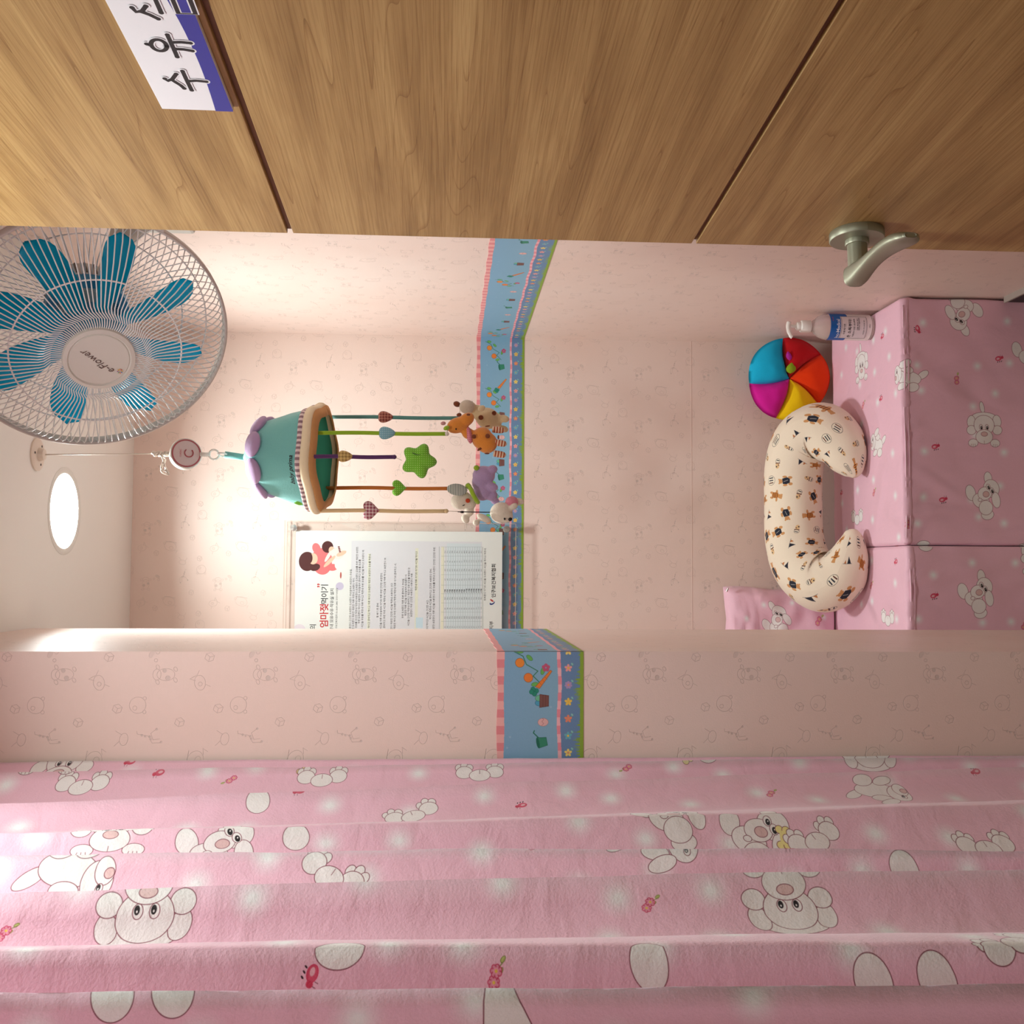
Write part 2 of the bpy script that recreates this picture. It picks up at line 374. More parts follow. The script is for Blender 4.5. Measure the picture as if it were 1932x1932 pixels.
def wall_mat(name, turned=False, seam=None, col=(238, 218, 208)):
    m = mat(name, col, .42, spec=.35); nt = m.node_tree; b = nt.nodes['Principled BSDF']
    uv = nt.nodes.new('ShaderNodeTexCoord'); mp = nt.nodes.new('ShaderNodeMapping'); nt.links.new(uv.outputs['UV'], mp.inputs[0])
    if turned: mp.inputs['Rotation'].default_value = (0, 0, PI/2)
    mp.inputs['Scale'].default_value = (1/.190, 1/.147, 1) if turned else (1/.190, 1/.147, 1)
    mp.vector_type = 'POINT'
    tx = nt.nodes.new('ShaderNodeTexImage'); tx.image = im_relief
    # scale after rotation
    m0 = nt.nodes.new('ShaderNodeMapping'); m0.inputs['Scale'].default_value = (1/.190, 1/.147, 1); mp.inputs['Scale'].default_value = (1, 1, 1)
    nt.links.new(mp.outputs[0], m0.inputs[0]); nt.links.new(m0.outputs[0], tx.inputs[0])
    mx = nt.nodes.new('ShaderNodeMix'); mx.data_type = 'RGBA'; c = np.array(s2l(col)); mx.inputs[6].default_value = (*(c*.80), 1)
    n = nt.nodes.new('ShaderNodeTexNoise'); n.inputs['Scale'].default_value = 3.5; n.inputs['Detail'].default_value = 2; nt.links.new(uv.outputs['Object'], n.inputs['Vector'])
    rp = nt.nodes.new('ShaderNodeMapRange'); rp.inputs[1].default_value = .35; rp.inputs[2].default_value = .7; rp.inputs[3].default_value = 0; rp.inputs[4].default_value = 1
    nt.links.new(n.outputs[0], rp.inputs[0])
    m2 = nt.nodes.new('ShaderNodeMix'); m2.data_type = 'RGBA'; m2.inputs[6].default_value = (*c, 1); m2.inputs[7].default_value = (c[0]*.97, c[1]*.93, c[2]*.91, 1)
    nt.links.new(rp.outputs[0], m2.inputs[0]); nt.links.new(m2.outputs[2], mx.inputs[7]); nt.links.new(tx.outputs[0], mx.inputs[0])
    out = mx.outputs[2]
    nt.links.new(out, b.inputs['Base Color'])
    bp = nt.nodes.new('ShaderNodeBump'); bp.inputs['Strength'].default_value = .55; bp.inputs['Distance'].default_value = .0012; nt.links.new(tx.outputs[0], bp.inputs['Height'])
    nf = nt.nodes.new('ShaderNodeTexNoise'); nf.inputs['Scale'].default_value = 420; nt.links.new(uv.outputs['Object'], nf.inputs['Vector'])
    b2 = nt.nodes.new('ShaderNodeBump'); b2.inputs['Strength'].default_value = .16; b2.inputs['Distance'].default_value = .0012; nt.links.new(nf.outputs[0], b2.inputs['Height']); nt.links.new(bp.outputs[0], b2.inputs['Normal'])
    nt.links.new(b2.outputs[0], b.inputs['Normal'])
    return m
M_wall = wall_mat('wallpaper_pink'); M_wallT = wall_mat('wallpaper_pink_turned', True)
M_ceil = mat('ceiling_paint', (240, 236, 229), .75, bump=.1, bscale=300, var=.02, vscale=4)
M_floor = mat('floor_vinyl', (170, 150, 130), .45, var=.1, vscale=12)
M_white = mat('white_plastic', (232, 230, 222), .35, var=.02); M_dark = mat('dark_base', (38, 32, 34), .5, var=.1)

# ------------------------------------------------------------ the room
def quad_box(name, b, m, uvaxes, kind='structure'):
    V, Fc = box_g(*b); o = mesh(name, V, Fc, m, None, False); me = o.data; l = me.uv_layers.new(name='UV')
    for p in me.polygons:
        n = p.normal
        for li in p.loop_indices:
            v = me.vertices[me.loops[li].vertex_index].co
            l.data[li].uv = (v.y, v.z) if abs(n.x) > .5 else ((v.x, v.z) if abs(n.y) > .5 else (v.x, v.y))
    o['kind'] = kind; return o
quad_box('floor', (WL-.1, 1.5, -1.9, WB+.1, -.1, 0), M_floor, 0)
# ceiling with the two lamp openings cut out
def ceiling():
    bm = bmesh.new(); cx = []
    x0, x1, y0, y1 = WL-.1, 1.5, -1.9, WB+.1
    holes = [L2, L1]
    ys = [y0, (L2[1]+L1[1])/2, y1]
    for k, (hx, hy) in enumerate(holes):
        a, b_ = ys[k], ys[k+1]; N = 48; inner = []; outer = []
        for j in range(N):
            q = 2*PI*j/N; c, s = math.cos(q), math.sin(q)
            inner.append(bm.verts.new((hx+.083*c, hy+.083*s, CEIL)))
            t = min([abs(v) for v in ((x1-hx)/c if c > 1e-9 else (x0-hx)/c if c < -1e-9 else 1e9, (b_-hy)/s if s > 1e-9 else (a-hy)/s if s < -1e-9 else 1e9)])
            outer.append(bm.verts.new((hx+t*c, hy+t*s, CEIL)))
        for j in range(N): bm.faces.new((inner[j], inner[(j+1) % N], outer[(j+1) % N], outer[j]))
        for cxn, cyn in ((x0, a), (x1, a), (x0, b_), (x1, b_)):
            v = bm.verts.new((cxn, cyn, CEIL)); qq = math.atan2(cyn-hy, cxn-hx) % (2*PI); j = int(qq/(2*PI)*N) % N
            bm.faces.new((outer[j], outer[(j+1) % N], v))
    top = [bm.verts.new(p) for p in ((x0, y0, CEIL+.12), (x1, y0, CEIL+.12), (x1, y1, CEIL+.12), (x0, y1, CEIL+.12))]; bm.faces.new(top)
    me = bpy.data.meshes.new('ceiling'); bm.normal_update(); bm.to_mesh(me); o = link('ceiling', me, M_ceil, None, False); o['kind'] = 'structure'
ceiling()
quad_box('wall_back', (WL-.1, WR+.1, WB, WB+.1, 0, CEIL), M_wallT, 0)
quad_box('wall_right', (WR, WR+.1, .33, WB, 0, CEIL), M_wallT, 0)
quad_box('wall_left', (WL-.1, WL, -1.8, WB, 0, CEIL), M_wall, 0)
quad_box('wall_partition', (WL, PXR, PF, PBK, 0, CEIL), M_wall, 0)
quad_box('wall_front_right', (.452, 1.4, .23, .33, 0, CEIL), M_wall, 0)
quad_box('wall_front_top', (-.42, .452, .23, .33, 2.08, CEIL), M_wall, 0)
quad_box('wall_front_left', (WL, -.42, .23, .33, 0, CEIL), M_wall, 0)
quad_box('wall_hall_back', (WL, 1.4, -1.8, -1.7, 0, CEIL), M_ceil, 0)
quad_box('wall_hall_right', (1.3, 1.4, -1.7, .23, 0, CEIL), M_ceil, 0)
bb = quad_box('baseboard_right', (WR-.012, WR, .34, 2.28, 0, .155), M_dark, 0)
cap = box('baseboard_cap', (WR-.014, WR, .34, 2.28, .155, .160), mat('baseboard_cap_grey', (170, 158, 148), .5, var=.03), bb)
cr = box('trim_1', (PXR-.9, WR, WB-.0005, WB, .772, .7736), M_wall); cr['kind'] = 'structure'   # edge of the lower wallpaper sheet

# wallpaper border, drawn once and wrapped along the walls
def border_canvas(length, start, items):
    cv = Cv(length, .133, 1900, (132, 172, 198)); H = .133; cv.at(0, 0)
    yy = (np.arange(cv.H)+.5)/cv.k; xx = (np.arange(cv.W)+.5)/cv.k; X, Y = np.meshgrid(xx+start, yy)
    def lay(mask, col): cv.a[mask] = np.array(col)/255
    blend = np.clip((H-Y)/H, 0, 1)[..., None]
    cv.a[:] = np.array((128, 170, 200))/255*(1-blend)+np.array((138, 180, 200))/255*blend
    lay(Y < .0395, (108, 140, 176))
    ck = (np.floor(X/.0125) % 2 == 0)
    rib = (Y > H-.0105-.0014*np.sin(X*55)); lay(rib & ck, (226, 140, 144)); lay(rib & ~ck, (238, 176, 172))
    r2 = np.abs(Y-.0375-.0009*np.sin(X*60)) < .0028; lay(r2 & ck, (232, 146, 158)); lay(r2 & ~ck, (242, 184, 190))
    gr = np.zeros(cv.W)
    fr = .006+.004*np.abs(((xx+start)*31) % 1-.5)*2
    for k in range(int(length/.0016)): 
        x = random.uniform(0, length); h = random.uniform(.008, .0165)*(.8+.3*math.sin((x+start)*80)); w_ = random.uniform(.0010, .0020)
        i0, i1 = int((x-w_)*cv.k), int((x+w_)*cv.k)
        for i in range(max(i0, 0), min(i1+1, cv.W)): gr[i] = max(gr[i], h*(1-abs((i+.5)/cv.k-x)/w_*.9))
    lay(Y < np.maximum(gr, .0055)[None, :]*np.ones_like(Y), (138, 170, 62))
    for i in range(int(length/.035)):                                   # snow-like dots
        cv.ell(i*.035+random.uniform(0, .03), random.uniform(.045, .12), .0012, fill=(186, 206, 220), soft=.0025, al=.8)
    kinds = [((238, 200, 90), 5), ((176, 150, 190), 7), ((238, 162, 160), 5), ((240, 214, 120), 5), ((110, 180, 190), 5), ((232, 140, 110), 5)]
    k0 = int(start/.0255)
    for i in range(int(length/.0255)+1):
        c, n = kinds[(i+k0) % 6]; fx = i*.0255+.008; fy = .0235
        cv.line([(fx, fy), (fx+.006, fy-.008)], (120, 170, 120), .0009); cv.ell(fx+.006, fy-.006, .0022, .0013, 40, fill=(140, 200, 190))
        for q in range(n): cv.ell(fx+.0036*math.cos(q*2*PI/n), fy+.0036*math.sin(q*2*PI/n), .0025, .0019, math.degrees(q*2*PI/n), fill=c)
        cv.ell(fx, fy, .0016, fill=(236, 190, 70) if i % 2 else (226, 150, 110))
    for kd, x in items:
        if kd == 'carrot':
            cv.at(x, .062, 35, .001); cv.poly([(-9, 14), (-3, 18), (4, -16), (1, -17)], fill=(230, 130, 60), line=(120, 60, 30), lw=.0004)
            cv.at(x, .062, 35, .001)
            for q in range(3): cv.line([(-7+q, 8-q*6), (-2+q, 9-q*6)], (180, 90, 40), .0004)
            for q in ((-9, 20), (-4, 23), (-11, 25), (-6, 27)): cv.ell(*q, 3.6, fill=(46, 140, 116), line=(20, 80, 70), lw=.0003)
        elif kd == 'vine':
            cv.at(x, .088, 0, .00125); cv.line([(-20, -18), (-10, -8), (-4, -14), (4, 0), (14, 4), (20, 16)], (50, 120, 80), .0012)
            for q, c in (((-12, -2), (230, 130, 60)), ((6, 8), (232, 140, 60))): cv.ell(*q, 5.5, fill=c, line=(120, 60, 30), lw=.0004)
            for q in ((-4, -20), (12, -4), (20, 8), (-20, -10)): cv.ell(*q, 4.5, 2.4, q[0]*4, fill=(110, 180, 90), line=(30, 90, 50), lw=.0003)
            for k in range(5): cv.ell(0+3*math.cos(k*1.26), -24+3*math.sin(k*1.26), 2.2, fill=(190, 90, 120))
        elif kd == 'basket':
            cv.at(x, .062, 0, .001); cv.ell(-3, 7, 4.5, 6, fill=(80, 160, 190), line=(40, 60, 90), lw=.0003); cv.ell(4, 7, 4.5, 6, fill=(110, 190, 150), line=(40, 60, 60), lw=.0003)
            cv.poly([(-10, 6), (10, 6), (8, -8), (-8, -8)], fill=(124, 84, 78), line=(70, 40, 36), lw=.0004)
            for q in (-3, 1): cv.line([(-9, q), (9, q)], (80, 50, 46), .0004)
        elif kd == 'pot':
            cv.at(x, .064, 10, .001); cv.poly([(-8, 6), (8, 6), (6, -8), (-6, -8)], fill=(60, 140, 110), line=(20, 80, 60), lw=.0004); cv.line([(8, 4), (16, 10), (19, 8)], (30, 110, 80), .0014); cv.ell(0, 6, 8, 2.4, fill=(40, 110, 90))
        elif kd == 'egg': cv.at(x, .062, 0, .001); cv.ell(0, 0, 6, 8, fill=(226, 180, 176), line=(150, 90, 90), lw=.0003); cv.line([(-5, 2), (-2, -1), (1, 2), (4, -1), (5.5, 1)], (150, 90, 90), .0004)
    cv.grain(.02); return cv.a
def border(name, p0, p1, nrm, start, items, label=None):
    """strip from p0 to p1 (xy), z 1.240-1.373, proud of the wall by under a millimetre"""
    p0, p1, nrm = np.array(p0, float), np.array(p1, float), np.array(nrm, float); L = np.linalg.norm(p1-p0)
    im = img_of('border_print', border_canvas(L, start, items)); m = print_mat('border_paper', im, .5, 0, .05, 300, 0, ext='EXTEND')
    V = []; uv = []; n = max(4, int(L/.006))
    for off in (.0008, -.0004):
        for i in range(n+1):
            q = p0+(p1-p0)*i/n+nrm*off; s = start+L*i/n
            V += [(q[0], q[1], 1.240), (q[0], q[1], 1.3715+.0009*math.sin(s*55))]; uv += [(i/n, 0), (i/n, 1)]
    N2 = 2*(n+1); Fc = []
    for i in range(n):
        a = 2*i; Fc.append((a, a+2, a+3, a+1)); Fc.append((N2+a+1, N2+a+3, N2+a+2, N2+a)); Fc.append((a+1, a+3, N2+a+3, N2+a+1)); Fc.append((a+2, a, N2+a, N2+a+2))
    o = mesh(name, V, Fc, m, None, False, uv); o['kind'] = 'structure'
    if label: o['label'] = label
    return o
border('trim_2', (-1.1, WB), (WR, WB), (0, -1), 0, [(k, x+1.1) for k, x in (('vine', .47), ('pot', .555), ('vine', .22), ('basket', .10), ('vine', -.06), ('vine', .60), ('carrot', .51), ('basket', .42), ('egg', .36), ('pot', .25), ('vine', .12), ('carrot', .05), ('basket', -.02), ('pot', -.12), ('egg', .19), ('basket', .29))], 'blue nursery border with flowers and grass on the back wall')
border('trim_3', (WR, WB), (WR, .35), (-1, 0), 1.738, [(k, x) for k, x in zip(['vine', 'carrot', 'basket', 'egg', 'pot', 'basket', 'egg']*5, np.arange(.04, 2.4, .072))], 'blue nursery border with flowers and grass on the right wall')
border('trim_4', (PXR, PF), (PXR, PBK), (1, 0), .5, [(k, x) for k, x in zip(['basket', 'vine', 'carrot', 'egg', 'pot', 'basket', 'vine'], np.arange(.03, .56, .08))], 'blue nursery border on the side of the partition')
border('trim_5', (-1.0, PF), (PXR, PF), (0, -1), .3, [(k, x+1.0) for k, x in (('vine', -.150), ('carrot', -.166), ('basket', -.200), ('egg', -.232), ('pot', -.262), ('basket', -.33), ('vine', -.4))], 'blue nursery border with flowers and grass on the partition front')

# ------------------------------------------------------------ ceiling lamps
M_trim = mat('lamp_trim_white', (226, 222, 214), .5); M_diff = mat('lamp_diffuser', (255, 255, 255), .5, emit=(255, 250, 242), estr=14)
def lamp(x, y, label):
    t = empty('ceiling_light', (x, y, CEIL), label, 'ceiling light')
    lathe('trim_ring', [(.0835, .03), (.0835, .0), (.091, -.0025), (.097, -.001), (.097, .0005)][::-1], (x, y, CEIL), M_trim, t, n=64)
    lathe('lamp_housing', [(.0835, .0), (.0835, .03), (.0, .03)], (x, y, CEIL), M_trim, t, n=48)
    lathe('diffuser', [(.079, .018), (.0, .018)], (x, y, CEIL), M_diff, t, n=48)
lamp(L1[0], L1[1], 'round recessed white ceiling light glowing above the mobile')
lamp(L2[0], L2[1], 'round recessed white ceiling light near the doorway')

# ------------------------------------------------------------ wooden door, swung open into the room
DF = np.array([.366, 1.12]); dd = np.array([.0786, -1.0]); dd /= np.linalg.norm(dd); dn = np.array([-1.0, -.0786]); dn /= np.linalg.norm(dn)
def D(s, z, o=0): q = DF+dd*s+dn*o; return np.array([q[0], q[1], z])
def door_hit(x, y):
    p = PP(x, y, (*DF, 1), (*dn, 0)); return ((p[:2]-DF)@dd, p[2])
def wood():
    m = bpy.data.materials.new('oak_laminate'); m.use_nodes = True; nt = m.node_tree; b = nt.nodes['Principled BSDF']; b.inputs['Roughness'].default_value = .42; b.inputs['Specular IOR Level'].default_value = .3
    uv = nt.nodes.new('ShaderNodeTexCoord')
    def mapped(sx, sy, sz=1):
        mp = nt.nodes.new('ShaderNodeMapping'); mp.inputs['Scale'].default_value = (sx, sy, sz); nt.links.new(uv.outputs['UV'], mp.inputs[0]); return mp.outputs[0]
    def nz(v, scale, det=3, dist=0):
        n = nt.nodes.new('ShaderNodeTexNoise'); n.inputs['Scale'].default_value = scale; n.inputs['Detail'].default_value = det; n.inputs['Distortion'].default_value = dist; nt.links.new(v, n.inputs['Vector']); return n.outputs[0]
    def ramp(f, pts):
        r = nt.nodes.new('ShaderNodeValToRGB'); el = r.color_ramp.elements
        while len(el) < len(pts): el.new(.5)
        for e_, (p, c) in zip(el, pts): e_.position = p; e_.color = c if len(c) == 4 else rgba(c)
        nt.links.new(f, r.inputs[0]); return r.outputs[0]
    def mul(a, bb, fac=1):
        n = nt.nodes.new('ShaderNodeMix'); n.data_type = 'RGBA'; n.blend_type = 'MULTIPLY'; n.inputs[0].default_value = fac; nt.links.new(a, n.inputs[6]); nt.links.new(bb, n.inputs[7]); return n.outputs[2]
    base = ramp(nz(mapped(1.2, 14), 2.2, 4, .6), [(.3, (150, 118, 70)), (.5, (171, 139, 87)), (.72, (188, 158, 103))])
    fine = ramp(nz(mapped(3.0, 260), 2, 5, .3), [(.38, (.76, .70, .62, 1)), (.56, (1, 1, 1, 1))])
    # cathedral lines: thin dark bands of a stretched, distorted noise
    nn = nz(mapped(.35, 11), 1.6, 1, .25)
    mt = nt.nodes.new('ShaderNodeMath'); mt.operation = 'MULTIPLY'; mt.inputs[1].default_value = 26; nt.links.new(nn, mt.inputs[0])
    fr = nt.nodes.new('ShaderNodeMath'); fr.operation = 'FRACT'; nt.links.new(mt.outputs[0], fr.inputs[0])
    lines = ramp(fr.outputs[0], [(0, (.55, .45, .34, 1)), (.03, (.78, .70, .61, 1)), (.10, (1, 1, 1, 1)), (1, (.96, .95, .93, 1))])
    pores = ramp(nz(mapped(18, 900), 1, 2), [(.36, (.72, .64, .54, 1)), (.44, (1, 1, 1, 1))])
    col = mul(mul(mul(base, fine, .7), lines, .75), pores, .5)
    nt.links.new(col, b.inputs['Base Color'])
    bp = nt.nodes.new('ShaderNodeBump'); bp.inputs['Strength'].default_value = .12; bp.inputs['Distance'].default_value = .0006; nt.links.new(fine, bp.inputs['Height']); nt.links.new(bp.outputs[0], b.inputs['Normal'])
    return m
M_wood = wood(); M_groove = mat('groove_brown', (112, 76, 48), .6, var=.08, vscale=60)
DW = .85; g1 = 1.624; g2 = 1.1755
door = empty('door_1', (DF[0]+dd[0]*DW, DF[1]+dd[1]*DW, 0), kind='structure')
def dbox(name, s0, s1, z0, z1, o0, o1, m, parent, uvoff=0, bevel=0):
    V = [D(s, z, o) for o in (o0, o1) for z in (z0, z1) for s in (s0, s1)]
    Fc = [(0, 2, 3, 1), (4, 5, 7, 6), (0, 1, 5, 4), (2, 6, 7, 3), (0, 4, 6, 2), (1, 3, 7, 5)]
    uv = [(s+uvoff, z+uvoff*3) for o in (o0, o1) for z in (z0, z1) for s in (s0, s1)]
    o = mesh(name, V, Fc, m, parent, False, uv)
    if bevel: bev(o, bevel, 1)
    return o
dbox('door_core', .0015, DW, .01, 2.06, -.036, -.0045, M_groove, door)
for k, (a, b_) in enumerate(((.01, g2-.0025), (g2+.0025, g1-.003), (g1+.003, 2.06))): dbox('door_panel', 0, DW, a, b_, -.005, 0, M_wood, door, k*.37, .0006)
M_nick = mat('satin_nickel', (160, 162, 142), .46, metal=.75, bump=.03, bscale=900)
hs, hz = door_hit(1616, 438)
hb = empty('door_handle', D(hs, hz, 0)); hb.parent = door; hb.location = Vector(D(hs, hz, 0))-door.location
N3 = np.array([dn[0], dn[1], 0]); S3 = np.array([dd[0], dd[1], 0])
hc = D(hs, hz, 0)
lathe('rosette', [(0, 0), (.0285, 0), (.0290, .001), (.0290, .0085), (.0282, .0095), (0, .0095)], hc, M_nick, hb, N3, 48)
lathe('neck', [(.0125, .009), (.0128, .0135), (.0122, .0148), (.0106, .0152), (.0106, .046)], hc, M_nick, hb, N3, 32)
# lever: lofted sections from the neck end towards the hinge side
secs = [(-.012, .046, .0105, .0100, 0), (.0, .0465, .0105, .0104, 0), (.014, .0470, .0095, .0078, .0005), (.035, .0470, .0088, .0058, .0015), (.06, .0475, .0094, .0050, .002), (.085, .0495, .0120, .0052, .001), (.105, .0525, .0138, .0054, 0), (.118, .0548, .0125, .005, 0), (.126, .0560, .005, .0022, 0)]
V = []; n = 20
for s, o, hv, th, zz in secs:
    for j in range(n):
        q = 2*PI*j/n; c_, s_ = math.cos(q), math.sin(q)
        c_ = math.copysign(abs(c_)**.7, c_); s_ = math.copysign(abs(s_)**.7, s_)
        V.append(hc+S3*s+N3*(o+1.2*th*c_)+np.array([0, 0, zz+1.15*hv*s_]))
Fc = [(i*n+j, i*n+(j+1) % n, (i+1)*n+(j+1) % n, (i+1)*n+j) for i in range(len(secs)-1) for j in range(n)]+[tuple(range(n)), tuple((len(secs)-1)*n+j for j in range(n))[::-1]]
lv = mesh('lever', V, Fc, M_nick, hb, True); md = lv.modifiers.new('s', 'SUBSURF'); md.levels = 1; md.render_levels = 2

# sign on the door
def strokes(name, lines, w_, m, parent, pt, lift):
    mb = MB()
    for ln in lines:
        wd = w_ if not isinstance(ln[0], (int, float)) else ln[0]; pts = ln if not isinstance(ln[0], (int, float)) else ln[1]
        q = np.array(pts, float); N = len(q); T = np.gradient(q, axis=0); T /= np.linalg.norm(T, axis=1)[:, None]+1e-9; nr = np.stack([-T[:, 1], T[:, 0]], 1)
        V = [pt(*(q[i]+nr[i]*wd/2*sg), lift) for i in range(N) for sg in (-1, 1)]
        Fc = [(2*i, 2*i+2, 2*i+3, 2*i+1) for i in range(N-1)]
        for e_ in (0, N-1):
            b0 = len(V); V.append(pt(*q[e_], lift+.00002))
            for j in range(13): a = 2*PI*j/12; V.append(pt(q[e_][0]+wd*.56*math.cos(a), q[e_][1]+wd*.56*math.sin(a), lift+.00002))
            Fc += [(b0, b0+1+j, b0+2+j) for j in range(12)]
        mb.add(V, Fc)
    return mb.build(name, m, parent, False)
sA, zA = door_hit(306, 197); sB, zB = door_hit(441, 202)
zt, zb, s0 = zA, zB, (sA+sB)/2; SW = .30
sign = empty('door_sign', D(s0+SW/2, zb, 0), 'white and blue plastic room sign with black hangul lettering on the door', 'sign')
M_sw = mat('sign_white', (234, 238, 240), .3, spec=.5); M_sg = mat("sign_edge_white", (234, 238, 240), .3); M_sb = mat('sign_blue', (46, 52, 150), .3); M_ink = mat('black_ink', (22, 20, 22), .5)
dbox('sign_plate', s0, s0+SW, zb, zt, 0, .004, M_sw, sign, bevel=.0004)
V = []; nb = 24; hgt = zt-zb
for i in range(nb+1):
    t = i/nb; ed = zb+hgt*(.25-.05*math.sin(PI*min(1, t*2))+.14*max(0, t-.4)**1.0)
    V += [D(s0+SW*t, zb+.0002, .0043), D(s0+SW*t, ed, .0043)]
mesh('blue_swoosh', V, [(2*i, 2*i+2, 2*i+3, 2*i+1) for i in range(nb)], M_sb, sign, False)
def zq(x, y): return door_hit(180+x*.238, y*.238)
def zs(*pp): return [zq(*p) for p in pp]
cc = zq(505, 315)
ang = np.linspace(0, 2*PI, 25)
ring_ = [zq(505+62*math.cos(a)+6*math.sin(a), 315+45*math.sin(a)+8*math.cos(a)) for a in ang]
L_ = [zs((552, 582), (575, 600), (612, 585), (642, 545)), zs((606, 590), (640, 612), (678, 635), (706, 660)), zs((692, 522), (728, 600), (765, 675)), zs((735, 602), (800, 598), (880, 606)),
      ring_, zs((408, 305), (432, 312)), zs((572, 232), (612, 320), (650, 408)), zs((606, 292), (680, 290), (755, 298)), zs((640, 345), (700, 348), (770, 360)),
      zs((292, 14), (325, 48), (372, 42), (402, 2)), zs((360, 45), (430, 70), (500, 104))]
sx0 = cc[0]; z_ = lambda f: zb+hgt*f
r0 = sx0+(sx0-zq(735, 602)[0])*1.0
qx = zq(580, 30)
L_ += [[(qx[0]+d_, qx[1]+e_) for d_, e_ in pts] for pts in (((-.004, .006), (.030, .006), (.030, -.006), (-.004, -.006), (-.004, -.018), (.032, -.018)),)]
L_ += [[(qx[0]+.034, qx[1]+.062), (qx[0]+.034, qx[1]+.018)]]
strokes('lettering_outline', L_, .0056, M_sg, sign, lambda s, z, l: D(s, z, .004+l), .0004)
strokes('sign_lettering', L_, .0034, M_ink, sign, lambda s, z, l: D(s, z, .004+l), .0005)

# ------------------------------------------------------------ curtain: pleats running along the left side
RX = -.285
ridge_px = [(1436, 1426, 1423), (1457, 1438, 1427), (1518, 1473, 1448), (1574, 1545, 1517), (1615, 1602, 1606), (1683, 1654, 1640), (1794, 1786, 1788), (1870, 1864, 1856), (1962, 1957, 1950), (2090, 2080, 2075), (2260, 2250, 2245)]
amps = [.012, .030, .030, .050, .035, .042, .055, .035, .045, .05]
pows = [1, 1.3, 1.8, .8, 1.2, 2.1, .8, 1.6, 1.5, 1.5]
def ridgeY(k, z):
    zz, yy = [], []
    for x, y in zip((0, 1100, 1932), ridge_px[k]):
        p = PX(x, y, RX); zz.append(p[2]); yy.append(p[1])
    z = np.clip(z, min(zz), max(zz)); return np.clip(np.polyval(np.polyfit(zz, yy, 2), z), 0, 1.556)
zs_ = np.linspace(.22, 2.215, 90)
RY = np.array([ridgeY(k, zs_) for k in range(len(ridge_px))])       # ridge x height
Vc = []; NT = 16; cols = []
for k in range(len(RY)-1, 0, -1):                                  # from the near end to the far end
    for i in range(NT):
        t = i/NT; cols.append((k, t))
cols.append((0, 1.0))
P3 = []
for k, t in cols:
    if k == 0: Yc = RY[0]; Xc = np.full(len(zs_), RX)
    else:
        Yc = RY[k]*(1-t)+RY[k-1]*t; a_ = amps[k-1]
        sh = abs(math.sin(PI*t**pows[k-1]))**.8
        Xc = RX-a_*sh*(1+.12*np.sin(zs_*5+k*2))
        lean = .12*math.sin(2*PI*t); Yc = Yc+(RY[k-1]-RY[k])*lean*.25
    w_ = np.array([noise.noise(Vector((k*1.7+t*2, z*6, 3.1))) for z in zs_])*.0022+np.array([noise.noise(Vector((k*2.7+t*5, z*19, 1.1))) for z in zs_])*.0009
    P3.append(np.stack([Xc+w_, Yc, zs_], 1))
P3 = np.array(P3); mid = P3.mean(1); uarc = np.concatenate([[0], np.cumsum(np.linalg.norm(np.diff(mid[:, :2], axis=0), axis=1))])
UL = float(uarc[-1]); VL = float(zs_[-1]-zs_[0])
CURT = []   # placed motifs (kind, u, z, angle, scale, flip) -- filled below
#CURT_BEGIN
CURT += [('A', 0.68, 1.491, 90, 0.04), ('A', 0.666, 0.912, 90, 0.04), ('C', 0.796, 1.591, 90, 0.04), ('C', 0.826, 1.011, 90, 0.04), ('C', 1.163, 0.628, 90, 0.04), ('B', 0.969, 1.471, -90, 0.04), ('B', 0.967, 0.868, -110, 0.04), ('feet', 1.334, 1.727, -90, 0.036), ('feet', 1.335, 1.179, -90, 0.036), ('feet', 0.941, 0.604, -90, 0.036), ('bone', 1.337, 1.427, -150, 0.02), ('feet', 1.334, 1.403, -90, 0.036), ('bone', 1.361, 0.872, -150, 0.02), ('feet', 1.366, 0.836, -90, 0.036), ('bone', 0.961, 0.84, -10, 0.02), ('feet', 0.961, 0.804, -70, 0.036), ('flower', 1.332, 1.527, 80, 0.012), ('flower', 1.34, 0.96, 80, 0.012), ('flower', 0.666, 1.043, -90, 0.012), ('flower', 1.161, 0.788, -90, 0.012), ('flower', 0.817, 1.139, -90, 0.012), ('flower', 0.475, 1.191, -70, 0.012), ('flower', 0.66, 1.607, -90, 0.012), ('bug', 1.161, 1.131, -90, 0.012), ('bug', 0.475, 1.327, -30, 0.012), ('bug', 1.394, 1.691, -90, 0.012), ('bug', 1.195, 0.468, -90, 0.012), ('bug', 1.346, 1.631, -90, 0.012), ('bug', 0.815, 0.876, -90, 0.012), ('bug', 1.202, 1.415, -90, 0.012), ('feet', 1.157, 1.271, -70, 0.036), ('feet', 0.789, 1.339, -120, 0.036), ('ear', 1.189, 1.463, -90, 0.034), ('ear', 0.978, 1.391, -90, 0.034), ('ear', 0.484, 1.075, -90, 0.034), ('ear', 0.472, 0.908, -90, 0.034), ('ear', 0.473, 0.86, -90, 0.034), ('ear', 0.793, 0.764, -90, 0.034), ('tail', 0.343, 1.195, -90, 0.035), ('ear', 0.494, 1.307, 0, 0.034), ('ear', 0.357, 1.451, -90, 0.034), ('ear', 0.36, 1.411, -90, 0.034), ('A', 1.391, 1.783, -90, 0.04), ('A', 1.365, 0.584, 90, 0.04), ('feet', 0.509, 0.792, -50, 0.036), ('A', 1.001, 1.587, -90, 0.04), ('B', 1.003, 0.964, -90, 0.04)]
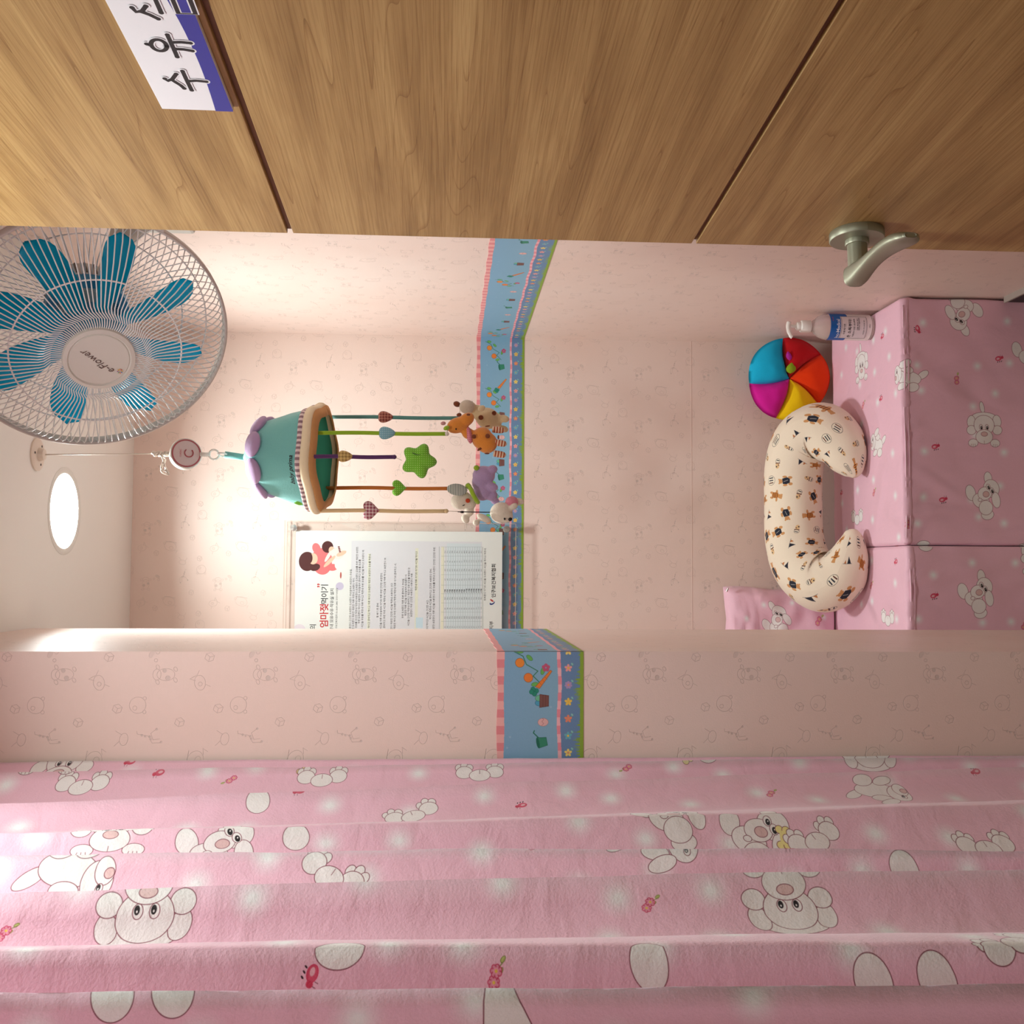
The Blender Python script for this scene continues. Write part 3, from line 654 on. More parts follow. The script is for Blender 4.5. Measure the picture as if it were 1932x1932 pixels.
#CURT_END
cv = Cv(UL, VL, 1900, PINK)
g = np.linspace(0, 1, cv.H)[:, None, None]
soft_dots(cv, int(UL*VL/.0085), .021)
for a_ in CURT: pup(cv, *a_)
cv.grain(.025)
M_curt = print_mat('curtain_fabric', img_of('curtain_print', cv.a), .85, .12, .35, 420, .3, wr=.22, wscale=14, wvec=(1, 1, 1.6), ext='EXTEND')
nz_ = len(zs_); V = P3.reshape(-1, 3); uv = [(uarc[i]/UL, (z-zs_[0])/VL) for i in range(len(P3)) for z in zs_]
Fc = [(i*nz_+j, (i+1)*nz_+j, (i+1)*nz_+j+1, i*nz_+j+1) for i in range(len(P3)-1) for j in range(nz_-1)]
curtain = empty('curtain', (RX, 1.0, .22), 'pleated pink fleece curtain printed with white puppies, hanging beside the partition', 'curtain')
co = mesh('curtain_cloth', V, Fc, M_curt, curtain, True, uv); md = co.modifiers.new('thickness', 'SOLIDIFY'); md.thickness = .0022
tube('curtain_rail', [(RX-.02, .36, 2.235), (RX-.02, 1.55, 2.235)], .011, M_white, curtain, 12)
for k in range(0, len(RY)-1): lathe('curtain_ring', [(.012, 0), (.017, .001), (.017, .004), (.012, .005), (.012, 0)], (RX-.02, float(RY[k][-1]+RY[k+1][-1])/2, 2.235), M_white, curtain, (0, 1, 0), 16)
for k in (.42, 1.48): box('rail_bracket', (RX-.03, RX-.01, k-.008, k+.008, 2.24, CEIL), M_white, curtain)

# ------------------------------------------------------------ benches
BZ = .405; BX0 = -.74; BF = 2.292
bc = Cv(WR-BX0, .405+.50, 1150, PINK); soft_dots(bc, 130, .015)
BEN = [('A', 1856, 808, 0), ('B', 1858, 935, 0), ('B', 1838, 1120, 0), ('C', 1708, 712, 0), ('B', 1815, 590, 200), ('bug', 1732, 622, 90), ('bug', 1885, 676, 180), ('bug', 1765, 842, 180), ('bug', 1780, 942, 180), ('flower', 1805, 718, 40), ('bug', 1758, 1123, 180), ('flower', 1925, 1180, 0), ('B', 1945, 665, 0), ('ear', 1742, 1030, 90), ('A', 1952, 1050, 0), ('flower', 1712, 990, 30)]
def bench_uv(X, Y, Z): return X-BX0, (Z if Z < BZ-.012 else BZ+(Y-BF))
for k, x, y, a_ in BEN:
    p = P(x, y, BF); pup(bc, k, p[0]-BX0, p[2], a_-90, .04 if k in 'ABC' else .015 if k != 'ear' else .03)
for k, x, y, a_ in [('A', 1625, 690, 0), ('C', 1655, 838, 0), ('feet', 1617, 975, 0), ('feet', 1675, 1165, 0), ('C', 1590, 572, 90), ('bug', 1665, 635, 0), ('flower', 1648, 930, 0), ('bug', 1662, 752, 0), ('flower', 1628, 765, 0), ('bug', 1587, 930, 0), ('flower', 1643, 1105, 0), ('A', 1600, 1075, 0), ('bug', 1690, 1060, 0)]:
    p = PZ(x, y, BZ); pup(bc, k, p[0]-BX0, BZ+(p[1]-BF), a_-90, .038 if k in 'ABC' or k == 'feet' else .014)
for i in range(4): pup(bc, 'ABCA'[i], .07+i*.12, .12+.2*(i % 2), 90*i-90)
bc.grain(.02)
im_b = img_of('bench_print', bc.a)
M_ben = print_mat('bench_fabric', im_b, .55, 1.0, .12, 500, .2, wr=.30, wscale=11, wvec=(1.3, 1, .8), ext='REPEAT')
def fabric_box(name, b, r, parent, m, step=.02, amp=.003):
    def disp(p, nn):
        if abs(nn[0]) > .6: return 0
        s = amp*noise.noise(Vector((p[0]*13, p[1]*13, p[2]*9)))
        if nn[1] < -.5:
            e_ = math.exp(-((b[5]-p[2])/.06)**2); s += (.007*e_)*noise.noise(Vector((p[0]*60+p[2]*30, 2.2, p[2]*25)))+amp*1.6*abs(noise.noise(Vector((p[0]*9-p[2]*11, 5.5, p[2]*4))))
        return s
    V, Fc, N = rbox_g(*b, r, step, disp)
    uv = []
    for v, nn in zip(V, N):
        if nn[1] < -.6: u_, w2 = v[0]-BX0, v[2]
        elif nn[2] > .5: u_, w2 = v[0]-BX0, BZ+(v[1]-BF)
        else: u_, w2 = v[0]-BX0+(v[1]-BF), v[2]
        uv.append((u_/bc.w, w2/bc.h))
    return weld(mesh(name, V, Fc, m, parent, True, uv), 2e-5)
def bench(x0, x1, yf, label, top=BZ):
    t = empty('bench', ((x0+x1)/2, (yf+2.76)/2, 0), label, 'bench')
    fabric_box('seat_base', (x0+.0005, x1-.0005, yf, 2.712, .0, top-.012), .008, t, M_ben, .012, .0035)
    fabric_box('seat_top', (x0, x1, yf-.004, 2.715, top-.024, top), .011, t, M_ben, .012, .002)
    for dz, rr in ((-.004, .0022), (-.013, .0018)):
        pts = [(x0+.004, 2.6, top+dz-.004)]+[(x0+.004+.010*(1-math.cos(a)), yf+.008-.010*math.sin(a), top+dz-.004) for a in np.linspace(0, PI/2, 5)]+[(x, yf-.004+.0015*math.sin(x*37), top+dz-.004+.001*math.sin(x*23)) for x in np.linspace(x0+.02, x1-.02, 30)]
        tube('piping', pts, rr, M_ben, t, 6)
bench(.0585, WR-.003, 2.292, 'pink puppy print covered bench against the right wall')
bench(BX0, .0575, 2.278, 'pink puppy print covered bench next to the partition, under the pink cushion')

# ------------------------------------------------------------ cushions
def cushion_print(w_, h, ppm, seed):
    random.seed(seed); cv = Cv(w_, h, ppm, (240, 226, 204), wrap=True); dx = .050; dy = .045; i = 0
    cols = int(w_/dx); rows = int(h/dy)
    for r in range(rows):
        for c in range(cols):
            k = (c*2+r*3+random.randint(0, 1)) % 5; i += 1
            cv.at((c+.5*(r % 2)+random.uniform(.3, .6))*w_/cols, (r+random.uniform(.3, .6))*h/rows, random.choice((0, 90, 180, 270))+random.uniform(-25, 25), .0148)
            TAN = (206, 150, 96); BR = (90, 44, 34); NV = (34, 38, 52)
            if k == 0:      # bear lying in a striped shirt
                for q in ((-.9, .1, .45, .38), (.8, .5, .4, .2), (.9, -.35, .4, .2), (-.3, .7, .2, .4), (-.2, -.6, .2, .35)): cv.ell(*q, fill=TAN)
                cv.ell(.05, 0, .75, .5, fill=(212, 140, 60))
                for q in (-.4, -.1, .2, .5): cv.line([(q, -.42), (q+.05, .42)], BR, .0018)
                cv.ell(-1.15, .38, .16, fill=TAN); cv.ell(-1.2, -.2, .16, fill=TAN)
            elif k == 1:    # bear in a dark coat
                for q in ((0, .85, .4, .36), (-.62, -.8, .26, .36), (.55, -.8, .26, .36), (-.75, .1, .2, .4), (.75, .1, .2, .4)): cv.ell(*q, fill=TAN)
                cv.poly([(-.5, .5), (.45, .55), (.62, -.3), (.3, -.75), (-.4, -.7), (-.6, -.1)], fill=NV); cv.line([(-.1, .3), (.1, -.4)], (190, 186, 176), .0012); cv.ell(-.35, 1.15, .14, fill=TAN); cv.ell(.35, 1.15, .14, fill=TAN)
            elif k == 2:    # striped shield
                cv.ell(0, 0, .8, .85, fill=(238, 228, 206), line=(60, 50, 46), lw=.0007)
                for q in (-.42, 0, .42): cv.line([(q, -.45), (q, .4)], BR if q > 0 else NV, .0024)
            elif k == 3:    # pennant
                cv.line([(-1, -.35), (.9, -.5)], NV, .0006); cv.poly([(-.1, -.4), (.7, -.45), (.1, .6)], fill=NV); cv.poly([(-.8, -.3), (-.3, -.4), (-.5, .2)], fill=(190, 120, 70))
            else:           # small bear with scarf
                cv.ell(0, .4, .42, .38, fill=(238, 228, 206), line=(60, 50, 46), lw=.0006); cv.ell(0, -.45, .38, .5, fill=(226, 190, 140)); cv.line([(-.35, .0), (.4, .05)], BR, .0022); cv.line([(-.2, .5), (.25, .45)], NV, .002)
                cv.ell(-.15, -.6, .12, fill=NV); cv.ell(.2, -.3, .1, fill=BR)
    cv.grain(.02); return cv.a
def catmull(pts, n):
    pts = np.array(pts, float); P0 = np.vstack([2*pts[0]-pts[1], pts, 2*pts[-1]-pts[-2]]); out = []
    for i in range(1, len(P0)-2):
        for t in np.linspace(0, 1, n, endpoint=False):
            a, b, c, d = P0[i-1:i+3]; out.append(.5*((2*b)+(c-a)*t+(2*a-5*b+4*c-d)*t*t+(3*b-a-3*c+d)*t**3))
    out.append(pts[-1]); return np.array(out)
def cyb(x): return 2.50+(1600-x)/105*.135
cp = [(1614, 900, 6), (1611, 890, 20), (1601, 868, 37), (1583, 836, 50), (1548, 814, 58), (1513, 834, 61), (1498, 880, 61), (1496, 950, 60), (1499, 1020, 61), (1515, 1070, 62), (1550, 1098, 60), (1583, 1086, 52), (1600, 1055, 40), (1607, 1024, 26), (1608, 1004, 14), (1608, 998, 5)]
cpw = []
for x, y, r in cp:
    Yd = cyb(x); p = P(x, y, Yd); cpw.append((*p, r*Yd/F*1.0))
cpw = catmull(cpw, 8)
im_c = img_of('pillow_print', cushion_print(.46, .90, 1700, 3))
M_cp = print_mat('pillow_fabric', im_c, .8, 0, .12, 500, .2, wr=.18, wscale=16, scale=(1, 1/.90), ext='REPEAT')
nrm_c = np.array([0, -1, .55]); nrm_c /= np.linalg.norm(nrm_c)
V, Fc, uv = tube_g(cpw[:, :3], cpw[:, 3], 40, .86, nrm_c)
V = [np.array(v)+.0016*noise.noise(Vector(v)*28)*nrm_c for v in V]
V = [np.array((v[0], v[1], max(v[2], BZ+.0035))) for v in V]
npil = mesh('nursing_pillow', V, Fc, M_cp, None, True, uv, origin=(.17, 2.52, BZ))
tag(npil, 'cream horseshoe nursing pillow printed with tiny bears, leaning on the back wall', 'pillow')
# round wheel cushion with five coloured segments
wc = P(1487, 715, 2.725); RR = 79*2.725/F
nw = np.array([-.10, -1, .02]); nw /= np.linalg.norm(nw)
e1 = np.array([0, 0, -1.]); e1 = e1-nw*e1.dot(nw); e1 /= np.linalg.norm(e1); e2 = np.cross(nw, e1)
if e2[0] < 0: e2 = -e2
wheel = empty('wheel_cushion', (wc[0], wc[1], BZ), 'round five-colour petal cushion in red, orange, yellow, magenta and blue, in the corner', 'cushion')
segs = [(99, 187, (24, 182, 226), 'blue'), (187, 254, (214, 30, 156), 'magenta'), (254, 322, (246, 206, 14), 'yellow'), (322, 397, (240, 62, 8), 'orange'), (37, 99, (186, 16, 26), 'red')]
for a0, a1, col, nm in segs:
    m = mat('felt_'+nm, col, .85, bump=.15, bscale=400, sheen=.1, spec=.2); V = []; nr_, na = 14, 18; tw = 16
    for side in (1, -1):
        for i in range(nr_+1):
            r = i/nr_
            for j in range(na+1):
                t = j/na; am = math.radians(a0+(a1-a0)*t+tw*(1-r)*.9); ed = (max(0, 4*t*(1-t)))**.42; rd = (max(0, 1-r**3.2))**.5
                h = .036*ed*rd*(.62+.38*min(1, r*2.2))+.0008
                if r < .25: h *= .55+1.8*r
                rr = RR*(.02+.98*r)*(1+.012*ed); cr_ = 1+.03*math.sin(am*3+1)
                h += .0025*noise.noise(Vector((r*5, am*3, 1)))*ed
                V.append(wc+(e1*math.cos(am)*cr_+e2*math.sin(am))*rr+nw*h*side+nw*.0)
    W = na+1; off = (nr_+1)*W; Fc = []
    for i in range(nr_):
        for j in range(na):
            a, b, c, d = i*W+j, (i+1)*W+j, (i+1)*W+j+1, i*W+j+1; Fc.append((a, b, c, d)); Fc.append((off+d, off+c, off+b, off+a))
    for i in range(nr_):
        for j in (0, na): a, b = i*W+j, (i+1)*W+j; Fc.append((a, b, off+b, off+a))
    for j in range(na): a, b = nr_*W+j, nr_*W+j+1; Fc.append((a, b, off+b, off+a))
    s_ = mesh('petal_segment', V, Fc, m, wheel, True); s_['label'] = nm+' petal segment'
def leaf3d(name, c, du, dv, dnn, L, W_, T, m, parent):
    V = []; n = 10
    for sd in (1, -1):
        for i in range(n+1):
            t = i/n; wd = W_*math.sin(PI*t**.8)**.8 if 0 < t < 1 else .0001
            for j in range(7):
                s = j/3-1; V.append(c+du*(L*(t-.5))+dv*wd*s+dnn*(T*(1-s*s)*math.sin(PI*min(max(t, .02), .98))*sd))
    W = 7; off = (n+1)*W; Fc = []
    for i in range(n):
        for j in range(6): a, b, c_, d = i*W+j, (i+1)*W+j, (i+1)*W+j+1, i*W+j+1; Fc += [(a, b, c_, d), (off+d, off+c_, off+b, off+a)]
    return mesh(name, V, Fc, m, parent, True)
wp_ = lambda x, y: wc+e1*((x-715)*.1656*2.725/F)+e2*(-(y-1070)*.1656*2.725/F)+nw*.031
leaf3d('centre_leaf', wp_(705, 955), (e2*.9+e1*.1), e1, nw, .033, .0135, .006, mat('felt_green', (140, 176, 20), .85, bump=.1), wheel)['label'] = 'green felt leaf at the centre'
leaf3d('centre_leaf', wp_(675, 815), (e2*.95-e1*.2), e1, nw, .026, .008, .005, mat('felt_violet', (176, 36, 160), .85, bump=.1), wheel)['label'] = 'magenta felt leaf at the centre'

# pink cushion standing at the left end
ck = Cv(.42, .34, 1300, PINK); soft_dots(ck, 16, .012); pup(ck, 'B', .335, .19, -60, .04); pup(ck, 'flower', .33, .065, -90, .02); pup(ck, 'A', .15, .2, 0, .04); pup(ck, 'C', .2, .08, 0, .04); ck.grain(.02)
M_ck = print_mat('cushion_fabric', img_of('cushion_print', ck.a), .6, .8, .12, 500, .2, wr=.35, wscale=13, scale=(1, 1), ext='REPEAT')
pc = empty('pink_cushion', (-.26, 2.71, BZ), 'pink puppy print cushion standing upright at the left end of the bench', 'cushion')
V = []; uv = []; NX, NZ = 44, 34
x0, x1, z0, z1 = -.47, -.048, BZ+.001, .70
for sd in (1, -1):
    for i in range(NX+1):
        for j in range(NZ+1):
            a, b = i/NX, j/NZ; ex = (1-(2*a-1)**8)**.5 if 0 < a < 1 else 0; ez = (1-(2*b-1)**8)**.5 if 0 < b < 1 else 0
            th = .046*ex*ez*(.85+.15*math.sin(a*5))+.010*min(ex, ez)*noise.noise(Vector((a*9, b*7+max(0, b-.7)*14, 2)))
            lean = .03*b; px_ = x0+(x1-x0)*(a+.010*math.sin(b*9)*(a-.5)*2); pz = z0+(z1-z0)*b-.018*((2*a-1)**2)*b+(.02*max(0, a-.8)*5*b if b > .5 else 0)
            V.append((px_, 2.712+lean-th*sd-.0, pz)); uv.append((a, b))
W = NZ+1; off = (NX+1)*W; Fc = []
for i in range(NX):
    for j in range(NZ):
        a, b, c_, d = i*W+j, (i+1)*W+j, (i+1)*W+j+1, i*W+j+1; Fc += [(a, b, c_, d), (off+d, off+c_, off+b, off+a)]
weld(mesh('cushion_cover', V, Fc, M_ck, pc, True, uv), 1e-4)
lathe('zip_pull', [(0, 0), (.003, 0), (.003, .010), (0, .010)], (-.058, 2.712, .700), mat('zip_metal', (210, 205, 198), .25, metal=1), pc, (.9, -.3, -.3), 12)

# ------------------------------------------------------------ sanitiser bottle
bx, by = .601, 2.452; bR = .0315
M_clear = mat('clear_plastic', (236, 226, 220), .12, spec=.5, trans=.55, ior=1.3, alpha=.75); M_pump = mat('pump_white', (238, 234, 228), .3)
bot = empty('sanitiser_bottle', (bx, by, BZ), 'clear pump bottle of hand sanitiser with blue and white label', 'bottle')
lathe('bottle_body', [(0, .001), (bR-.004, .001), (bR-.001, .004), (bR, .010), (bR, .112), (bR-.001, .122), (bR-.006, .134), (bR-.014, .144), (.0125, .150), (.0115, .158), (.0115, .162)], (bx, by, BZ), M_clear, bot, n=40)
lathe('pump_collar', [(.0145, .154), (.0150, .156), (.0150, .176), (.0135, .178), (.0105, .179), (.0105, .186), (.009, .188), (0, .188)], (bx, by, BZ), M_pump, bot, n=28)
lathe('pump_stem', [(.0042, .187), (.0042, .205)], (bx, by, BZ), M_pump, bot, n=16)
hd = [(bx+.010, by, BZ+.2065), (bx, by, BZ+.2085), (bx-.012, by-.002, BZ+.2085), (bx-.019, by-.005, BZ+.2072), (bx-.027, by-.007, BZ+.2045), (bx-.0295, by-.0075, BZ+.2015)]
tube('pump_nozzle', catmull(hd, 5), [.0058]*8+[.0052]*8+[.0045]*(len(catmull(hd, 5))-16), M_pump, bot, 14, 1.0)
def cyl(a, z, o=0): return np.array([bx+(bR+.0004+o)*math.sin(a), by-(bR+.0004+o)*math.cos(a), BZ+z])
def wrap_patch(name, a0, a1, z0, z1, m, parent, o=0, n=28, slant=0):
    V = [cyl(a0+(a1-a0)*i/n, z0+(slant*abs(i/n-.5) if q == 0 else 0) if q == 0 else z1, o) for i in range(n+1) for q in (0, 1)]
    return mesh(name, V, [(2*i, 2*i+2, 2*i+3, 2*i+1) for i in range(n)], m, parent, True)
M_lw = mat('label_white', (232, 226, 222), .4); M_lb = mat('label_blue', (24, 98, 176), .35); M_li = mat('label_ink', (40, 34, 40), .5)
lab = wrap_patch('label', -2.2, 2.2, .010, .112, M_lw, bot)
wrap_patch('label_band', -2.2, 2.2, .070, .113, M_lb, lab, .0003, slant=0)
wrap_patch('label_panel', -1.20, .68, .022, .088, mat('label_panel', (222, 214, 214), .4), lab, .0006)
fa = -.15
FONT = None
def text_me(body, size, res=2, bold=0, align='LEFT', shear=0, spacing=1):
    cu = bpy.data.curves.new('t', 'FONT'); cu.body = body; cu.size = size; cu.resolution_u = res; cu.offset = bold*size; cu.align_x = align; cu.shear = shear; cu.space_character = spacing
    o = bpy.data.objects.new('t', cu); me = o.to_mesh()
    n = len(me.vertices); co = np.empty(n*3); me.vertices.foreach_get('co', co); co = co.reshape(-1, 3); Fc = [tuple(p.vertices) for p in me.polygons]; o.to_mesh_clear(); bpy.data.objects.remove(o); bpy.data.curves.remove(cu)
    return co, Fc
def text(name, body, size, m, parent, fn, **k):
    co, Fc = text_me(body, size, **k)
    return mesh(name, [fn(v[0], v[1]) for v in co], Fc, m, parent, False)
def cy_t(a0, z0, o=.0010): return lambda x, y: cyl(a0+x/bR, z0+y, o)
text('label_lettering', 'Ino-Medical', .0118, mat('label_letter_white', (214, 224, 238), .4), lab, cy_t(-1.17, .0905), bold=.012, spacing=.9)
text('label_lettering', '수용제거전', .0056, M_li, lab, cy_t(-.80, .0765), bold=.01)
text('label_lettering', '손 소독부터!', .0092, M_li, lab, cy_t(-1.08, .0620), bold=.02)
text('label_lettering', '의료진이 만든 손소독제', .0046, M_li, lab, cy_t(-1.0, .0530), bold=.01)
text('label_lettering', '손을 깨끗이 씻고\n바르게 사용하세요', .0042, M_li, lab, cy_t(-.45, .0450), bold=.01)
text('label_lettering', '사용법과 주의사항을 확인', .0034, M_li, lab, cy_t(-.80, .0290), bold=.0)
text('label_lettering', '500ml', .0036, M_li, lab, cy_t(-.25, .0150))
M_rd = mat('label_red', (190, 50, 60), .5)
text('label_lettering', '의약외품', .0034, M_rd, lab, cy_t(.2, .1060))
for pts in ([(-1.18, .086), (.66, .086), (.66, .0235), (-1.18, .0235), (-1.18, .086)],):
    q = []
    for (a, b), (c_, d) in zip(pts[:-1], pts[1:]): q += [cyl(a+(c_-a)*t, b+(d-b)*t, .0010) for t in np.linspace(0, 1, 12)]
    tube('label_frame', q, .00028, M_li, lab, 4)

# ------------------------------------------------------------ wall fan
fc = np.array([.365, 1.673, 2.019]); fa_, fp_ = .788, .377; FR = .205
fn_ = np.array([-math.sin(fa_)*math.cos(fp_), -math.cos(fa_)*math.cos(fp_), -math.sin(fp_)]); ft = np.array([math.cos(fa_), -math.sin(fa_), 0]); fb = np.cross(fn_, ft)
if fb[2] < 0: fb = -fb
def FP(r, q, o): return fc+r*(math.cos(q)*ft+math.sin(q)*fb)+fn_*o
fan = empty('wall_fan', (WR-.02, 1.85, 1.99), 'white caged wall fan with eight translucent blue blades high on the right wall', 'fan')
M_wire = mat('wire_white', (242, 243, 240), .3, metal=.0, spec=.6); M_blue = None; M_gry = mat('fan_grey', (208, 204, 196), .45, var=.02)
def see_through_plastic(name, c):
    m = bpy.data.materials.new(name); m.use_nodes = True; nt = m.node_tree; b = nt.nodes['Principled BSDF']; b.inputs['Base Color'].default_value = rgba(c); b.inputs['Roughness'].default_value = .2
    t = nt.nodes.new('ShaderNodeBsdfTranslucent'); t.inputs[0].default_value = rgba(c); tp = nt.nodes.new('ShaderNodeBsdfTransparent'); tp.inputs[0].default_value = rgba(tuple(min(255, v+40) for v in c))
    m1 = nt.nodes.new('ShaderNodeMixShader'); m1.inputs[0].default_value = .5; nt.links.new(b.outputs[0], m1.inputs[1]); nt.links.new(t.outputs[0], m1.inputs[2])
    m2_ = nt.nodes.new('ShaderNodeMixShader'); m2_.inputs[0].default_value = .22; nt.links.new(m1.outputs[0], m2_.inputs[1]); nt.links.new(tp.outputs[0], m2_.inputs[2])
    nt.links.new(m2_.outputs[0], nt.nodes['Material Output'].inputs[0]); return m
M_blue = see_through_plastic('blade_blue', (0, 192, 226))
M_mblue = mat('motor_blue', (60, 150, 190), .35)
def wires(name, N, prof, r, m, parent, tw=0):
    mb = MB()
    for k in range(N):
        q0 = 2*PI*k/N; V, Fc, uv = tube_g([FP(rr, q0+dq, oo) for rr, oo, dq in prof], r, 5, cap=False); mb.add(V, Fc, uv)
    o = mb.build(name, m, parent); return o
front = [(.050, .058, 0), (.060, .058, .0), (.070, .057, .02), (.080, .055, .13), (.088, .053, .155), (.12, .047, .157), (.155, .037, .158), (.185, .022, .159), (.198, .008, .16), (.205, -.006, .16), (.210, -.016, .16)]
wires('front_grille', 110, front, .00105, M_wire, fan)
rear = [(.035, -.098, 0), (.055, -.098, .02), (.07, -.095, .10), (.10, -.088, .12), (.15, -.070, .12), (.185, -.045, .12), (.203, -.025, .12), (.208, -.012, .12)]
wires('rear_grille', 88, rear, .0009, M_wire, fan)
def ringw(name, r, o, rad, m, fl=1.0): return tube(name, [FP(r, q, o) for q in np.linspace(0, 2*PI, 97)], rad, m, fan, 8, fl, up=fn_)
ringw('support_ring', .128, .0435, .0013, M_wire); ringw('support_ring', .150, -.068, .0012, M_wire); ringw('support_ring', .185, -.043, .0012, M_wire)
V, Fc, uv = lathe_g([(.2085, -.024), (.2125, -.022), (.2130, -.006), (.2095, -.004), (.2075, -.008), (.2075, -.022), (.2085, -.024)], fc, fn_, 96); mesh('rim_band', V, Fc, M_gry, fan, True, uv)
for q, L in ((math.radians(-20), .032), (math.radians(-36), .016)):
    c = FP(.219, q, -.014); tn = -math.sin(q)*ft+math.cos(q)*fb; rd = math.cos(q)*ft+math.sin(q)*fb
    V = [c+tn*a*L*(1 if s < 0 else .6)+rd*s*.007+fn_*o*.011 for o in (-1, 1) for s in (-1, 1) for a in (-1, 1)]
    mesh('rim_clip', V, [(0, 2, 3, 1), (4, 5, 7, 6), (0, 1, 5, 4), (2, 6, 7, 3), (0, 4, 6, 2), (1, 3, 7, 5)], M_gry, fan, False)
lathe('hub_badge', [(.0535, .054), (.0545, .058), (.0535, .063), (.0475, .0645), (.0455, .0620), (.0440, .0635), (.0, .0645)], fc, mat('badge_white', (224, 224, 214), .35), fan, fn_, 64)
for k, dg in enumerate([14+45*k_ for k_ in range(8)]):
    q0 = math.radians(dg); V = []; nr_, nw_ = 14, 8
    for sd in (1, -1):
        for i in range(nr_+1):
            t = i/nr_; r = .040+.141*t; wd = .015+.0135*math.sin(PI*min(1, t*.70)) ; wd *= (1-max(0, (t-.72)/.28)**2.6)**.5 if t > .72 else 1
            wd = max(wd, .0006); pt_ = .55-.25*t; sw = .10*t*t
            for j in range(nw_+1):
                s = j/nw_*2-1; q = q0+sw; tn = -math.sin(q)*ft+math.cos(q)*fb
                V.append(FP(r, q, -.022)+tn*wd*s*math.cos(pt_)+fn_*(wd*s*math.sin(pt_)+.004*(1-s*s)+sd*.0007))
    W = nw_+1; off = (nr_+1)*W; Fc = []
    for i in range(nr_):
        for j in range(nw_): a, b, c_, d = i*W+j, (i+1)*W+j, (i+1)*W+j+1, i*W+j+1; Fc += [(a, b, c_, d), (off+d, off+c_, off+b, off+a)]
        for j in (0, nw_): a, b = i*W+j, (i+1)*W+j; Fc.append((a, b, off+b, off+a))
    for j in range(nw_): a, b = nr_*W+j, nr_*W+j+1; Fc.append((a, b, off+b, off+a))
    mesh('blade', V, Fc, M_blue, fan, True)
lathe('blade_hub', [(0, .004), (.030, .002), (.042, -.006), (.045, -.014), (.045, -.040), (0, -.040)], fc, mat('hub_blue', (20, 120, 160), .25), fan, fn_, 40)
lathe('motor_collar', [(.052, -.074), (.066, -.078), (.068, -.092), (.040, -.100)], fc, M_mblue, fan, fn_, 48)
mh = lathe('motor_housing', [(.0, -.096), (.055, -.100), (.060, -.110), (.058, -.150), (.045, -.170), (.0, -.176)], fc, M_gry, fan, fn_, 40)
mb = MB()
for k in range(24):
    q = 2*PI*k/24; V, Fc, uv = tube_g([FP(.0605, q, -.114), FP(.0595, q, -.146)], .0022, 5); mb.add(V, Fc, uv)
mb.build('motor_fin', mat('vent_grey', (120, 116, 110), .5), mh)
mend = FP(0, 0, -.155)
tube('neck_arm', catmull([mend, mend+np.array([.03, .01, -.04]), (WR-.05, 1.84, 2.03), (WR-.015, 1.85, 2.0)], 6), [.026]*6+[.022]*6+[.024]*7, M_gry, fan, 16)
bev(box('wall_bracket', (WR-.028, WR, 1.81, 1.89, 1.915, 2.065), M_gry, fan), .006)
dg_ = math.radians(38)
def bd(x, y): a, b = x*math.cos(dg_)-y*math.sin(dg_), x*math.sin(dg_)+y*math.cos(dg_); return fc+ft*a+fb*b+fn_*.0652
M_scr = mat('script_brown', (96, 70, 62), .5)
text('badge_lettering', 'e-Flower', .0165, M_scr, fan, lambda x, y: bd(x-.030, y-.001), shear=.35, bold=-.004)
bdg = []
for k, c in enumerate(((230, 190, 40), (150, 60, 150), (70, 150, 70), (220, 110, 50), (50, 110, 180), (230, 190, 40), (200, 60, 60), (240, 160, 40))):
    q = k*PI/4; mm = mat('badge_petal', c, .5); V = [bd(-.036+.0045*math.cos(q+da)*rr, -.004+.0045*math.sin(q+da)*rr) for rr, da in ((.25, 0), (.8, .25), (1.1, 0), (.8, -.25))]
    mesh('badge_flower', V, [(0, 1, 2, 3)], mm, fan, False)

# ------------------------------------------------------------ hanging mobile
MX, MY = .228, 2.150; AX = np.array([MX, MY, 0.])
M_teal = mat('felt_teal', (122, 198, 194), .85, bump=.25, bscale=300, sheen=.3); M_cream = mat('felt_cream', (242, 226, 190), .85, bump=.2, bscale=300, sheen=.3)
M_lil = mat('felt_lilac', (182, 152, 192), .85, bump=.2, bscale=300, sheen=.3); M_cord = mat('white_cord', (226, 216, 204), .6)
hook = empty('ceiling_hook', (MX, MY, CEIL), 'round white plastic hook plate fixed to the ceiling', 'hook')
lathe('hook_plate', [(0, -.0001), (.034, -.0001), (.034, -.003), (.030, -.005), (.014, -.006), (.011, -.016), (0, -.018)][::-1], (MX, MY, CEIL), mat('hook_ivory', (226, 212, 196), .35), hook, n=36)
for k in range(3): q = k*2.1+.6; lathe('screw', [(0, -.0066), (.0026, -.0060), (.0026, -.004)], (MX+.022*math.cos(q), MY+.022*math.sin(q), CEIL), M_dark, hook, n=10)
zR = P(350, 857, MY)[2]; xR = P(350, 857, MY)[0]
zK = P(285, 857, MY)[2]
cord = empty('hanging_cord', (MX, MY, zK), 'thin white cord knotted between ceiling hook and round music box', 'cord')
tube('cord_line', [(MX, MY, CEIL-.017), ((MX+xR)/2, MY, (CEIL+zK)/2), (xR, MY, zK)], .0013, M_cord, cord, 8)
kn = [(xR+.002*math.sin(i*1.9)*2, MY-.002*math.cos(i*1.9)*2, zK-.004-.022*i/10+.003*math.sin(i*2.7)) for i in range(11)]
tube('knot', catmull(kn, 5), .0030, M_cord, cord, 8)
tp = P(318, 893, MY-.02)
for k, dx in enumerate((-.003, .002)):
    tube('cord_tail', catmull([(xR, MY-.003, zK-.018), (xR-.014, MY-.012, zK-.030+dx), (tp[0]+.008+dx, MY-.018, tp[2]+.016), (tp[0]+dx, MY-.02, tp[2]), (tp[0]+.004-dx, MY-.02, tp[2]+.004), (xR-.010, MY-.012, zK-.026)], 5), .0013, M_cord, cord, 6)
